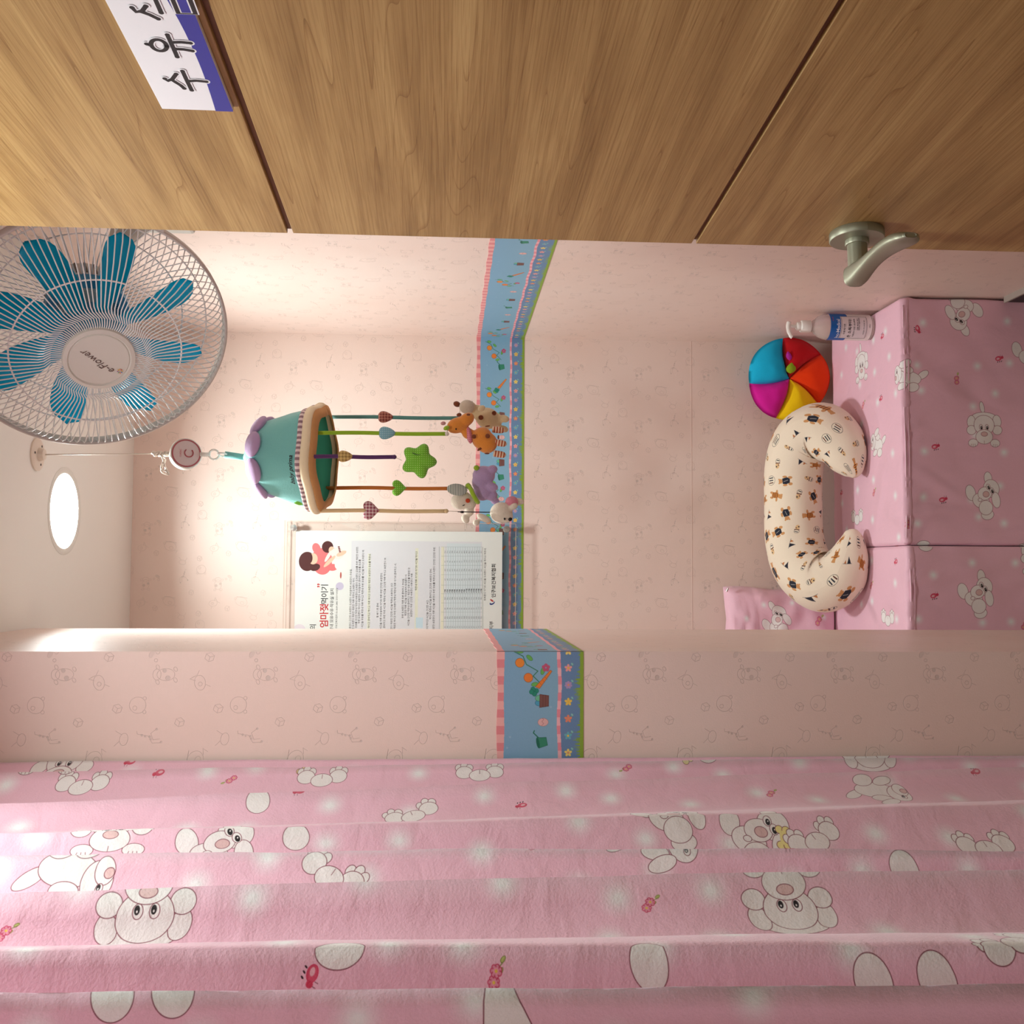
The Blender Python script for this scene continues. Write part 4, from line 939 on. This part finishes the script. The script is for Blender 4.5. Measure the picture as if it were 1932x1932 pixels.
mbx = empty('music_box', (xR, MY, zR-.035), 'round white music winder with a red ringed face above the mobile', 'music box')
na_ = np.array([.10, -1, -.42]); na_ /= np.linalg.norm(na_); rc_ = np.array([xR, MY, zR])
lathe('winder_case', [(0, -.011), (.028, -.011), (.032, -.008), (.0325, .006), (.031, .010), (0, .0105)], rc_, mat('case_white', (230, 226, 216), .3), mbx, na_, 40)
lathe('winder_face', [(0, .0110), (.0262, .0110)], rc_, mat('face_blush', (216, 192, 188), .4), mbx, na_, 40)
lathe('face_ring', [(.0262, .0112), (.0292, .0112), (.0292, .0108)], rc_, mat('ring_red', (176, 92, 96), .4), mbx, na_, 40)
wt = np.cross(np.array([0, 0, 1.]), na_); wt /= np.linalg.norm(wt); wt = wt if wt[0] > 0 else -wt; wv = np.cross(na_, wt); wv = wv if wv[2] > 0 else -wv
arc = [rc_+wt*(.001+.0085*math.cos(q))+wv*(-.005+.0085*math.sin(q))+na_*.0117 for q in np.linspace(.7, 2*PI-.7, 20)]
tube('face_letter', arc, .0011, mat('letter_red', (170, 70, 76), .4), mbx, 6)
text('face_lettering', 'CLASSIC', .0045, M_rd, mbx, lambda x, y: rc_+wt*(x-.009)+wv*(y+.010)+na_*.0117)
def loop(name, c, r, rad, m, parent, ax=(0, 1, 0), n=20):
    a, b, d = frame_of(ax); return tube(name, [np.array(c)+r*(math.cos(q)*a+math.sin(q)*b) for q in np.linspace(0, 2*PI, n+1)], rad, m, parent, 7)
tube('case_stud', [(xR, MY, zR+.032), (xR, MY, zR+.043)], .006, mat('case_stud', (214, 206, 194), .35), mbx, 10)
zz = zR-.032
tube('pull_tab', [(xR, MY, zz+.002), (xR, MY, zz-.018)], .0045, M_white, mbx, 10)
loop('link_ring', (xR, MY, zz-.026), .010, .0022, M_white, mbx, (0, 1, .1)); 
mob = empty('baby_mobile', (MX, MY, 1.713), 'felt baby mobile with teal flower-bell canopy and five coloured straps', 'mobile')
loop('hanging_ring', (xR, MY, zz-.043), .009, .0020, M_white, mob, (1, .3, 0))
zTop = P(463, 858, MY)[2]
V, Fc, uv = tube_g([(xR, MY, zz-.048), (MX, MY, zTop+.004), (MX, MY, zTop-.01)], [.0075, .0065, .011], 12, .45, up=(0, 1, 0)); mesh('top_strap', V, Fc, M_teal, mob, True, uv)
tilt = -.14
zr = 1.711
def rimz(x, y): return tilt*(y-MY)
def CP(r, q, z): x, y = MX+r*math.cos(q), MY+r*math.sin(q); return (x, y, z+rimz(x, y))
def poly6(q, k=.05, ph=.25): return 1+k*math.cos(6*(q-ph))
def bell(name, prof, m, hexa, thick=0):
    n = 60; V = []; uv = []
    for r, z, h in prof:
        for j in range(n+1): q = 2*PI*j/n; V.append(CP(r*(1+(poly6(q)-1)*h), q, z)); uv.append((j/n, z))
    o = mesh(name, V, [(i*(n+1)+j, i*(n+1)+j+1, (i+1)*(n+1)+j+1, (i+1)*(n+1)+j) for i in range(len(prof)-1) for j in range(n)], m, mob, True, uv)
    md = o.modifiers.new('thickness', 'SOLIDIFY'); md.thickness = .004; return o
zc = P(500, 860, MY)[2]
bell('canopy', [(.003, zTop+.0, 0), (.022, zTop-.010, 0), (.050, zTop-.022, 0), (.066, zc, 0), (.073, zc-.012, 0), (.081, zc-.035, .2), (.090, zc-.058, .4), (.097, zr+.032, .7), (.103, zr+.012, 1), (.101, zr+.004, 1)], M_teal, 1)
bell('canopy_lining', [(.006, zr+.085, 0), (.055, zr+.075, 0), (.080, zr+.030, .7), (.098, zr+.004, 1)], mat('lining_green', (70, 182, 152), .85), 1)
M_tr = check_mat('trim_gingham', (200, 176, 190), (240, 226, 224), 90, 60, 'stripe'); 
m2 = check_mat('trim_gather', (150, 120, 130), (232, 214, 214), 1, 90, 'stripe')
def ringp(name, r, z, rad, m, fl, k=1, n=100): return tube(name, [CP(r*(1+(poly6(q)-1)*k), q, z) for q in np.linspace(0, 2*PI, n+1)], rad, m, mob, 10, fl, up=(0, 0, 1))
ringp('gathered_trim', .1065, zr+.019, .0042, m2, 1.4)
ringp('padded_rim', .1080, zr+.006, .0078, M_cream, 1.25)
n = 60; V = []
for r, z in ((.109, zr-.002), (.090, zr-.009)):
    for j in range(n+1): q = 2*PI*j/n; V.append(CP(r*poly6(q), q, z))
o = mesh('rim_underside', V, [(j, j+1, n+2+j, n+1+j) for j in range(n)], mat('felt_tan', (206, 152, 96), .85, bump=.15), mob, True); md = o.modifiers.new('t', 'SOLIDIFY'); md.thickness = .004
for k in range(8):                                                   # drooping petals round the shoulder
    q = 2*PI*(k+.35)/8; rd = np.array([math.cos(q), math.sin(q), 0]); tn = np.array([-math.sin(q), math.cos(q), 0]); c = np.array(CP(.070, q, zc+.004))
    dr = rd*.75+np.array([0, 0, -.66]); dr /= np.linalg.norm(dr); nn_ = np.cross(tn, dr)
    V, Fc, uv = ell_g(c, (.0275, .024, .0105), [tn, dr, nn_], 22, 12); mesh('canopy_petal', V, Fc, M_lil, mob, True, uv)
def cone_t(a0, z0): 
    def f(x, y):
        z = z0+y; t = (z-zr-.02)/(zc-zr-.02); r = .1005+(.070-.1005)*t; q = a0+x/.1; return CP(r*(1+(poly6(q)-1)*.6)+.0062, q, z)
    return f
text('canopy_lettering', 'baby prima', .0135, M_ink, mob, cone_t(math.radians(-128), zr+.031), shear=.3, bold=.012)
gl = np.array(CP(.103, math.radians(-160), zr+.035)); leaf3d('leaf_patch', gl, np.array([0, 0, 1.]), np.array([.6, -.8, 0]), np.array([-.8, -.6, 0]), .022, .007, .003, mat('felt_leaf', (120, 190, 60), .8), mob)
# straps: (start px, end px, y px, depth offset, colour)
def felt(name, c): return mat(name, c, .85, bump=.2, bscale=300, sheen=.3)
M_lime = felt('felt_lime', (150, 190, 40)); M_plum = felt('felt_plum', (84, 44, 96)); M_orng = felt('felt_orange', (196, 116, 46)); M_tan2 = felt('felt_sand', (226, 200, 152)); M_t2 = felt('felt_sea', (92, 146, 140))
straps = [(626, 865, 787, .075, M_t2, 'teal'), (596, 843, 817, -.065, M_lime, 'lime green'), (580, 744, 862, -.098, M_plum, 'plum purple'), (622, 850, 921, .080, M_orng, 'orange'), (604, 842, 964, -.02, M_tan2, 'sand coloured')]
ends = {}
for xa, xb, y, dy, m, nm in straps:
    a = P(xa, y, MY+dy); b = P(xb, y+(2 if y > 800 else 1), MY+dy); b[0] = a[0]+.002; pts = catmull([a+np.array([0, 0, .008]), a*.66+b*.34+np.array([.0012, 0, 0]), a*.33+b*.67-np.array([.0006, 0, 0]), b], 5)
    s_ = tube('strap', pts, .0042, m, mob, 10, .6, up=(0, 1, 0)); s_['label'] = nm+' felt strap'
    V, Fc, uv = ell_g(b, (.0046, .0046, .0046), None, 10, 8); mesh('strap_bead', V, Fc, m if nm != 'lime green' else M_cord, s_, True); ends[nm] = b
def puff(name, outline, c, size, th, m, parent, label=None, ang=0):
    """closed cushion from an outline (unit coordinates, x right, y up), facing the room"""
    o_ = np.array(outline, float); ca, sa = math.cos(ang), math.sin(ang); n = len(o_); V = []; uv = []; rings = [1, .93, .8, .62, .4, .18]; ctr = o_.mean(0)
    for sd in (1, -1):
        for s in rings:
            h = th*(1-s**3)**.5 if s < 1 else 0
            for p in o_:
                q = ctr+(p-ctr)*s; x, z = (q[0]*ca-q[1]*sa)*size, (q[0]*sa+q[1]*ca)*size; V.append((c[0]+x, c[1]-h*sd, c[2]+z)); uv.append((x, z))
        V.append((c[0]+(ctr[0]*ca-ctr[1]*sa)*size, c[1]-th*sd, c[2]+(ctr[0]*sa+ctr[1]*ca)*size)); uv.append((0, 0))
    K = len(rings); off = K*n+1; Fc = []
    for sd in (0, 1):
        for i in range(K-1):
            for j in range(n):
                f = (sd*off+i*n+j, sd*off+i*n+(j+1) % n, sd*off+(i+1)*n+(j+1) % n, sd*off+(i+1)*n+j); Fc.append(f if sd == 0 else f[::-1])
        for j in range(n): f = (sd*off+(K-1)*n+j, sd*off+(K-1)*n+(j+1) % n, sd*off+K*n); Fc.append(f if sd == 0 else f[::-1])
    o = weld(mesh(name, V, Fc, m, parent, True, uv), 1e-5)
    if label: o['label'] = label
    return o
heart = [(.95*16*math.sin(t)**3/16, (13*math.cos(t)-5*math.cos(2*t)-2*math.cos(3*t)-math.cos(4*t))/16) for t in np.linspace(0, 2*PI, 41)[:-1]]
bud = [(.75*math.sin(t)*(1-.25*math.cos(t)), math.cos(t)*1.0-.15*abs(math.sin(t))) for t in np.linspace(0, 2*PI, 33)[:-1]]
star = [((.84+.145*math.cos(5*t))*math.sin(t), (.84+.145*math.cos(5*t))*math.cos(t)) for t in np.linspace(0, 2*PI, 61)[:-1]]
def strapx(nm): return ends[nm]
M_g1 = check_mat('gingham_red', (196, 130, 110), (120, 40, 34), 160, 160); M_g1b = check_mat('gingham_rose', (232, 206, 206), (150, 44, 74), 150, 150); M_g2 = check_mat('dots_blue', (120, 174, 190), (206, 226, 230), 260, 260, 'dot')
M_g3 = check_mat('gingham_mustard', (214, 186, 116), (150, 116, 60), 150, 150); M_g4 = check_mat('dots_green', (112, 186, 40), (190, 226, 130), 230, 230, 'dot')
def onstrap(nm, px, py): s = [q for q in straps if q[5] == nm][0]; p = P(px, py, MY+s[3]); p[0] = ends[nm][0] if abs(p[0]-ends[nm][0]) < .004 else p[0]; return p
puff('padded_bud', bud, onstrap('teal', 728, 786), .0165, .009, M_g1, mob, 'red gingham padded bud', PI)
puff('padded_bud', bud, onstrap('lime green', 731, 819), .0170, .009, M_g2, mob, 'blue dotted padded bud', PI)
puff('padded_bud', bud, onstrap('plum purple', 652, 862), .0150, .009, M_g3, mob, 'mustard checked padded bud', PI)
puff('padded_heart', heart, onstrap('orange', 752, 922), .0185, .009, M_g4, mob, 'green dotted padded heart')
puff('padded_heart', heart, onstrap('sand coloured', 699, 964), .0205, .009, M_g1b, mob, 'red and white gingham padded heart')
# star hangs below the plum strap
stc = P(790, 869, MY-.098)
tube('star_string', [ends['plum purple'], (stc[0], stc[1], stc[2]+.034)], .0006, M_cord, mob, 6)
st = puff('padded_star', star, stc, .037, .014, M_g4, mob, 'green dotted padded star', .55)
tube('star_stitch', catmull([(stc[0]+.014, stc[1]-.0135, stc[2]+.012), (stc[0]+.010, stc[1]-.0135, stc[2]+.002), (stc[0]+.012, stc[1]-.0125, stc[2]-.010)], 4), .0008, mat('thread_dark', (60, 80, 50), .6), st, 5)

# ------------------------------------------------------------ plush toys hanging from the mobile
IMU = -_u; IMR = _r    # image right (world down) and image up (world right) used only to lay the toys in a vertical plane
zpx = .1449
def TP(x, y, dy): return P(820+x*zpx, 740+y*zpx, MY+dy)
def toy_ell(x, y, rx, ry, ang, dy, dep=.9, rz=None):
    """ellipsoid seen at zoom point; ang turns rx from the world-down axis towards world-right"""
    k = zpx*(MY+dy)/F; a = math.radians(ang); dn_ = np.array([0, 0, -1.]); rt_ = np.array([1., 0, 0])
    u = dn_*math.cos(a)+rt_*math.sin(a); v = -dn_*math.sin(a)+rt_*math.cos(a)
    return ell_g(TP(x, y, dy), (rx*k, ry*k, (rz or min(rx, ry))*k*dep), [u, v, np.array([0, 1., 0])], 22, 14)
def blob(name, ells, m, parent, vox=.0022, it=5):
    mb = MB()
    for e_ in ells: V, Fc, uv = toy_ell(*e_); mb.add(V, Fc, uv)
    return remesh(mb.build(name, m, parent), vox, it)
def one(name, e_, m, parent, label=None):
    V, Fc, uv = toy_ell(*e_); o = mesh(name, V, Fc, m, parent, True, uv)
    if label: o['label'] = label
    return o
def plush(name, c): return mat(name, c, .95, bump=.5, bscale=450, sheen=.5, spec=.15)
M_pcr = plush('plush_cream', (222, 200, 158)); M_por = plush('plush_orange', (222, 140, 58)); M_pwh = plush('plush_white', (226, 214, 196)); M_ppu = plush('plush_lilac', (182, 156, 196)); M_ppk = plush('plush_pink', (214, 134, 150))
M_brn = plush('plush_brown', (124, 66, 38)); M_lim2 = plush('plush_lime', (156, 190, 50)); M_str = check_mat('stripe_rust', (232, 206, 176), (176, 80, 44), 1, 170, 'stripe', 'UV'); M_ear = check_mat('stripe_ear', (216, 216, 204), (110, 122, 120), 1, 290, 'stripe', 'Object')
M_blk = mat('black_bead', (16, 14, 14), .2); M_scarf = check_mat('scarf_dots', (216, 132, 146), (150, 40, 80), 240, 240, 'dot', 'Object'); M_red = plush('plush_red', (196, 72, 40))
# cream cow
D1 = .055; cow = empty('plush_cow', TP(560, 300, D1), 'cream plush calf with brown spots hanging from the teal strap of the mobile', 'soft toy')
cow.location = TP(600, 300, D1)
blob('cow_body', [(430, 195, 115, 85, 5, D1-.01), (560, 260, 110, 95, -30, D1), (690, 340, 165, 140, -20, D1), (900, 345, 78, 52, -10, D1-.01), (900, 480, 66, 46, -15, D1), (800, 360, 90, 90, 0, D1)], M_pcr, cow)
one('cow_muzzle', (420, 190, 100, 92, 5, D1-.02), plush('plush_oat', (206, 190, 170)), cow)
one('cow_horn', (290, 155, 48, 38, -20, D1-.012), M_brn, cow); one('cow_horn', (318, 295, 34, 26, 10, D1-.02), M_brn, cow); one('cow_ear', (612, 210, 50, 38, 30, D1-.045), M_pcr, cow)
for x, y, r in ((603, 330, 33), (775, 272, 30)): one('cow_spot', (x, y, r, r, 0, D1-.0235 if x < 700 else D1-.018, .25), M_brn, cow)
tube('cow_stitch', [TP(376, 115, D1-.018), TP(374, 150, D1-.024)], .0006, M_blk, cow, 5); tube('cow_stitch', [TP(492, 118, D1-.018), TP(474, 155, D1-.024)], .0006, M_blk, cow, 5)
tube('hanging_string', [ends['teal'], TP(330, 240, D1)], .0008, M_cord, cow, 6)
# orange giraffe in front
D2 = -.035; gir = empty('plush_giraffe', TP(600, 560, D2), 'orange plush giraffe with striped legs and dotted pink neckerchief on the mobile', 'soft toy')
blob('giraffe_body', [(300, 430, 150, 105, 20, D2), (410, 360, 120, 85, 35, D2-.004), (440, 540, 90, 75, -20, D2), (620, 600, 140, 150, 0, D2), (680, 660, 140, 140, 0, D2)], M_por, gir)
for x, y in ((860, 655), (850, 800), (835, 490)):
    k = zpx*MY/F; p0 = TP(x-85, y-5, D2+(.008 if y == 490 else -.006)); p1 = TP(x+78, y+(22 if y != 490 else 8), D2+(.008 if y == 490 else -.006)); pts = [p0*(1-t)+p1*t for t in np.linspace(0, 1, 9)]
    tube('giraffe_leg', pts, [.0062, .0066, .0068, .0068, .0068, .0068, .0066, .0056, .002], M_str, gir, 14)
one('giraffe_horn', (112, 405, 34, 26, 10, D2-.005), plush('plush_rose', (206, 150, 150)), gir); one('giraffe_leaf', (155, 466, 42, 30, 25, D2-.018), M_lim2, gir)
one('giraffe_ear', (440, 292, 26, 16, 0, D2-.026), M_brn, gir)
for x, y, rx, ry, a in ((512, 577, 30, 30, 0), (690, 570, 31, 31, 0), (585, 742, 36, 16, 35), (682, 798, 34, 10, 0), (830, 585, 12, 30, 0), (690, 442, 34, 10, 10)): one('giraffe_spot', (x, y, rx, ry, a, D2-(.0215 if 500 < y < 700 and x < 800 else .012), .3), M_brn, gir)
one('giraffe_eye', (278, 480, 9, 14, 0, D2-.0165, .5), M_blk, gir)
V, Fc, uv = toy_ell(452, 560, 40, 112, 10, D2-.002, 2.1); mesh('neckerchief', V, Fc, M_scarf, gir, True, uv)
tube('hanging_string', [ends['lime green'], TP(175, 470, D2-.006)], .0008, M_cord, gir, 6)
# elephant-like pup with lilac body
D3 = .02; ele = empty('plush_elephant', TP(560, 1250, D3), 'plush elephant with lilac body, white head and striped ear on the mobile', 'soft toy')
blob('elephant_body', [(640, 1085, 150, 130, 0, D3), (600, 1170, 118, 130, 0, D3), (620, 1300, 125, 115, 0, D3), (745, 1010, 80, 62, 20, D3-.008), (745, 1230, 88, 60, -15, D3-.010), (740, 1345, 85, 70, 10, D3), (790, 1420, 60, 46, 0, D3+.006)], M_ppu, ele)
blob('elephant_head', [(350, 1410, 145, 118, 20, D3-.012), (440, 1440, 105, 100, 0, D3-.012), (452, 1550, 62, 70, 0, D3-.014), (400, 1650, 66, 52, -50, D3-.014)], M_pwh, ele)
ee = one('elephant_ear', (292, 1268, 135, 78, -6, D3-.030, .45), M_ear, ele, 'grey and white striped ear')
one('elephant_cheek', (432, 1412, 30, 30, 0, D3-.0285, .3), M_red, ele); tube('elephant_eye', [TP(365, 1480, D3-.0265), TP(392, 1465, D3-.028)], .0008, M_blk, ele, 5)
one('elephant_tail', (545, 985, 38, 36, 0, D3-.012), M_lim2, ele)
sc_ = catmull([TP(430, 1212, D3-.020), TP(470, 1260, D3-.030), TP(500, 1330, D3-.031), TP(540, 1400, D3-.026), TP(565, 1435, D3-.016)], 5); tube('neck_ribbon', sc_, [.006 if i in (0, 1, 2) else .0048 for i in range(len(sc_))], M_lim2, ele, 10)
tube('hanging_string', [ends['orange'], TP(255, 1330, D3)], .0008, M_cord, ele, 6)
# white bear hanging head down
D4 = -.02; br = empty('plush_bear', TP(900, 1560, D4), 'small white plush bear in pink shirt hanging by a black cord from the mobile', 'soft toy')
blob('bear_body', [(868, 1570, 150, 142, 0, D4), (930, 1620, 95, 85, 0, D4-.006), (640, 1640, 110, 48, -28, D4-.008), (540, 1698, 48, 44, 0, D4-.008), (1095, 1420, 80, 46, -10, D4+.004), (1030, 1490, 62, 42, 30, D4-.012), (1020, 1440, 80, 70, 0, D4)], M_pwh, br)
one('bear_shirt', (1005, 1435, 88, 84, 0, D4-.001), M_ppk, br); one('bear_nose', (985, 1655, 28, 24, 30, D4-.018), M_blk, br); one('bear_eye', (912, 1650, 13, 17, 0, D4-.0215, .6), M_blk, br)
tube('hanging_string', [ends['sand coloured'], TP(350, 1555, D4)], .0009, M_cord, br, 6); tube('black_cord', [TP(300, 1558, D4), TP(670, 1562, D4), TP(760, 1562, D4+.004)], .0011, M_blk, br, 6)
one('cord_knot', (358, 1560, 28, 16, 0, D4), M_blk, br)

# ------------------------------------------------------------ acrylic notice board and poster
BYF = WB-.022
def thin_clear():
    m = bpy.data.materials.new('acrylic'); m.use_nodes = True; nt = m.node_tree; nt.nodes.remove(nt.nodes['Principled BSDF']); out = nt.nodes['Material Output']
    tr = nt.nodes.new('ShaderNodeBsdfTransparent'); tr.inputs[0].default_value = (.985, .988, .985, 1); gl = nt.nodes.new('ShaderNodeBsdfGlossy'); gl.inputs['Roughness'].default_value = .03
    lw = nt.nodes.new('ShaderNodeLayerWeight'); lw.inputs[0].default_value = .5; pw_ = nt.nodes.new('ShaderNodeMath'); pw_.operation = 'POWER'; pw_.inputs[1].default_value = 4; nt.links.new(lw.outputs['Facing'], pw_.inputs[0]); fr = nt.nodes.new('ShaderNodeMapRange'); fr.inputs[3].default_value = .02; fr.inputs[4].default_value = .4; nt.links.new(pw_.outputs[0], fr.inputs[0]); mx = nt.nodes.new('ShaderNodeMixShader')
    nt.links.new(fr.outputs[0], mx.inputs[0]); nt.links.new(tr.outputs[0], mx.inputs[1]); nt.links.new(gl.outputs[0], mx.inputs[2]); nt.links.new(mx.outputs[0], out.inputs[0]); return m
M_acr = thin_clear(); M_edge = mat('acrylic_edge', (222, 196, 182), .25, spec=.5, alpha=.75); M_bolt = mat('bolt_chrome', (214, 214, 210), .22, metal=.9)
XR_, XL_, ZT, ZB = .122, -.342, 1.876, 1.262
board = empty('acrylic_board', ((XL_+XR_)/2, WB-.012, ZB), 'clear acrylic notice board on steel stand-offs, mounted on the back wall', 'notice board')
box('back_sheet', (XL_-.010, XR_+.004, BYF+.004, BYF+.006, ZB-.004, ZT+.008), M_acr, board)
box('front_sheet', (XL_, XR_, BYF-.003, BYF-.0005, ZB, ZT), M_acr, board)
for nm, b in (('sheet_edge', (XR_-.0012, XR_, BYF-.0031, BYF-.0004, ZB, ZT)), ('sheet_edge', (XL_, XR_, BYF-.0031, BYF-.0004, ZT-.0012, ZT)), ('sheet_edge', (XL_, XR_, BYF-.0031, BYF-.0004, ZB, ZB+.0012)), ('sheet_edge', (XL_-.01, XR_+.004, BYF+.0039, BYF+.0061, ZT+.0068, ZT+.008))): box(nm, b, M_edge, board)
for x, z in ((XR_-.016, ZT-.018), (XR_-.016, ZB+.026), (XL_+.016, ZT-.018), (XL_+.016, ZB+.026)): lathe('standoff_bolt', [(.0055, .022), (.0055, .0), (.0095, -.0005), (.0095, -.007), (.0085, -.0085), (0, -.009)], (x, BYF-.003, z), M_bolt, board, (0, 1, 0), 24)
pr, pl, pt, pb = .099, -.318, 1.853, 1.299
pcv = Cv(pr-pl, pt-pb, 2200, (232, 234, 230)); pcv.at(0, 0); pw, ph = pr-pl, pt-pb
pcv.poly([(.02, .055), (pw-.027, .055), (pw-.027, ph-.148), (.02, ph-.148)], fill=(222, 222, 226))
pcv.poly([(.03, .058), (pw-.032, .058), (pw-.032, .150), (.03, .150)], fill=(214, 224, 228))
def pxy(x, y): p = P(520+x*.2484, 960+y*.2484, BYF+.002); return p[0]-pl, p[2]-pb    # the poster zoom
pcv.ell(*pxy(487, 588), .0105, fill=(202, 194, 216)); pcv.ell(*pxy(180, 925), .017, fill=(226, 214, 222))
# nursing mother drawing: dark hair, coral dress, baby
def pe(x, y, rx, ry, rot, col): q = pxy(x, y); k = .2484*2.78/F; pcv.ell(q[0], q[1], ry*k, rx*k, rot, fill=col)
SK = (236, 196, 170); HR = (84, 44, 44); CO = (226, 120, 122)
pe(350, 400, 75, 100, 10, CO); pe(400, 340, 60, 60, 0, CO); pe(310, 300, 30, 40, 20, CO); pe(430, 445, 40, 26, 0, CO)
pe(240, 400, 62, 72, 0, HR); pe(300, 445, 38, 26, 20, HR); pe(285, 380, 34, 42, 0, SK); pe(250, 375, 30, 44, 0, HR)
pe(395, 290, 42, 44, 0, HR); pe(425, 315, 22, 28, 0, SK); pe(470, 340, 50, 44, 0, (240, 226, 220)); pe(500, 340, 40, 16, 25, SK); pe(410, 400, 60, 14, 45, SK); pe(400, 360, 50, 12, 60, (240, 226, 220)); pe(500, 430, 50, 40, 0, (236, 236, 232)); pe(495, 505, 24, 6, 90, (190, 90, 80))
for k in range(4): pe(480+k*3, 290+k*12, 8, 5, 0, (120, 60, 60))
def pcell(x0, y0, x1, y1, col): a, b = pxy(x0, y0), pxy(x1, y1); pcv.poly([(a[0], a[1]), (b[0], a[1]), (b[0], b[1]), (a[0], b[1])], fill=col)
pcell(1062, 300, 1078, 940, (226, 226, 206)); pcell(1258, 288, 1275, 980, (232, 228, 206)); pcell(700, 340, 715, 960, (228, 230, 214)); pcell(1065, 825, 1118, 905, (200, 222, 232))
for i in range(17):
    x = 1275+i*18.3; a, b = pxy(x, 290), pxy(x, 1400); pcv.line([a, (.03, b[1])], (120, 140, 140), .00035)
for y in (290, 360, 430, 500, 580, 645, 715, 785, 855, 930, 1000, 1075): a, b = pxy(1258, y), pxy(1570, y); pcv.line([a, b], (120, 140, 140), .00035)
pcv.line([pxy(1243, 288), (.03, pxy(1243, 1400)[1])], (90, 100, 100), .0006); pcv.line([pxy(1574, 292), (.03, pxy(1574, 1400)[1])], (90, 100, 100), .0006)
q = pxy(1645, 715); pcv.ell(q[0]+.000, q[1], .0045, .0075, 30, fill=(30, 50, 120)); pcv.ell(q[0]+.003, q[1], .0040, .0062, 30, fill=(232, 234, 230)); pcv.ell(q[0]+.0065, q[1]+.001, .002, .0055, -35, fill=(190, 50, 50))
poster = empty('poster', ((pl+pr)/2, BYF+.002, pb), 'white poster with red hangul heading and nursing mother drawing, inside the acrylic board', 'poster')
V, Fc = box_g(pl, pr, BYF+.0012, BYF+.0022, pb, pt); o = mesh('poster_sheet', V, Fc, print_mat('poster_paper', img_of('poster_print', pcv.a), .5, 0, 0, 100, 0, ext='EXTEND'), poster, False, [((v[0]-pl)/pw, (v[2]-pb)/ph) for v in V])
M_pr = mat('poster_red', (196, 36, 48), .5); M_pk = mat('poster_black', (44, 42, 46), .5); M_pg = mat('poster_grey', (70, 70, 76), .5)
def ptxt(body, x, y, size, m, align='LEFT', bold=0, res=2, sp=1):
    """x,y: poster zoom point of the left (or right) end of the baseline"""
    p = P(520+x*.2484, 960+y*.2484, BYF+.0011); return text('poster_lettering', body, size, m, poster, lambda a, b: (p[0]+a, BYF+.0010, p[2]+b), align=align, bold=bold, res=res, spacing=sp)
ptxt('엄마젖', 392, 905, .0245, M_pr, bold=.02, sp=.92); ptxt('먹이기', 392, 726, .0205, M_pk, bold=.012, sp=.92); ptxt('”', 368, 598, .026, M_pr, bold=.02)
ptxt('모든 아기들의', 303, 872, .0185, M_pk, 'RIGHT', .01)
ptxt('직장내 모유수유·착유실 설치', 440, 602, .0105, M_pk, 'RIGHT', .008); ptxt('인구보건복지협회 02-2639-2882 모유수유담당', 472, 600, .0060, M_pg, 'RIGHT')
lines_ = [(578, 455, '아기와 사용한다 건강한 도와준다 도와준다 수유실에서 보관한다 수유실.'), (600, 522, '깨끗한 도와준다 깨끗한 깨끗한 하루 직장내 도와준다 먹이.'), (626, 286, '수유실에서 깨끗한 모유를 건강한 직장내 직장내 사용한다 도와준다 도와준다 모유를 두번 깨끗한 보관한.'), (646, 380, '두번 도와준다 먹이고 사용한다 수유실에서 준비하고 모유를 모유를.'), (672, 310, '하루 시간을 모유를 직장내 하루 먹이고 직장내 두번 모유를 시간을 먹이고 도와준다 깨.'),
          (722, 340, '깨끗한 시간을 먹이고 준비하고 먹이고 하루 먹이고 도와준다 깨끗한 보관한다 모유를 직장내.'), (782, 715, '젖 짜기 전 준비'), (810, 485, '시간을 하루 수유실에서 아기와 하루 두번 건강한 보관한다.'), (838, 368, '두번 준비하고 두번 두번 시간을 직장내 시간을 건강한 하루 먹이고 보관한다 보.'),
          (890, 560, '사용한다 깨끗한 건강한 시간을 직장내 사용한다 건강.'), (916, 412, '모유를 깨끗한 먹이고 두번 도와준다 직장내 직장내 하루 아기와 준비하고 시.'), (975, 528, '두번 도와준다 하루 두번 준비하고 수유실.'), (997, 495, '깨끗한 하루 시간을 수유실에서 도와준다 아.'), (1020, 442, '시간을 건강한 직장내 준비하고 깨끗한 두번 모유를 깨끗한 모.'), (1040, 486, '보관한다 두번 건강한 사용한다 사용한다 사용.'),
          (1076, 318, '직장내 하루 아기와 아기와 시간을 먹이고.'), (1160, 690, '도와준다 먹이고 시간을 건강한 시간.'), (1185, 452, '먹이고 직장내 시간을 준비하고 건강한 사용한다 준비.'), (1212, 288, '깨끗한 보관한다 하루 시간을 사용한다 두번 모유를 직장내 도와준다 건강한 건강한 두번.'), (1598, 296, '도와준다 아기와 시간을 도와준다 시간을 먹이고 직장내.')]
for x, y, s in lines_: ptxt(s, x, y, .0062, M_pg, 'RIGHT', .006, 1)
tb = MB()
def tnum(body, x, y, size, bold):
    p = P(520+x*.2484, 960+y*.2484, BYF+.0011); co, Fc = text_me(body, size, res=1, bold=bold); tb.add([(p[0]+v[0], BYF+.0010, p[2]+v[1]) for v in co], Fc)
for i in range(16):
    for k, y in enumerate((338, 408, 475, 545, 690, 765, 835, 905)): tnum('%.1f' % ((70+i*1.6-k*4) if k % 2 == 0 else (8+i*.35-k*.5)), 1290+i*18.3, y, .0040, .005)
    tnum('%d개월' % (i+1), 1290+i*18.3, 640, .0042, .02)
tb.build('table_figures', M_pg, poster, False)
ptxt('인구보건복지협회', 1668, 675, .0125, M_pk, bold=.02); ptxt('질병관리 보건복지부', 1652, 852, .0125, M_pk, 'RIGHT', bold=.01)
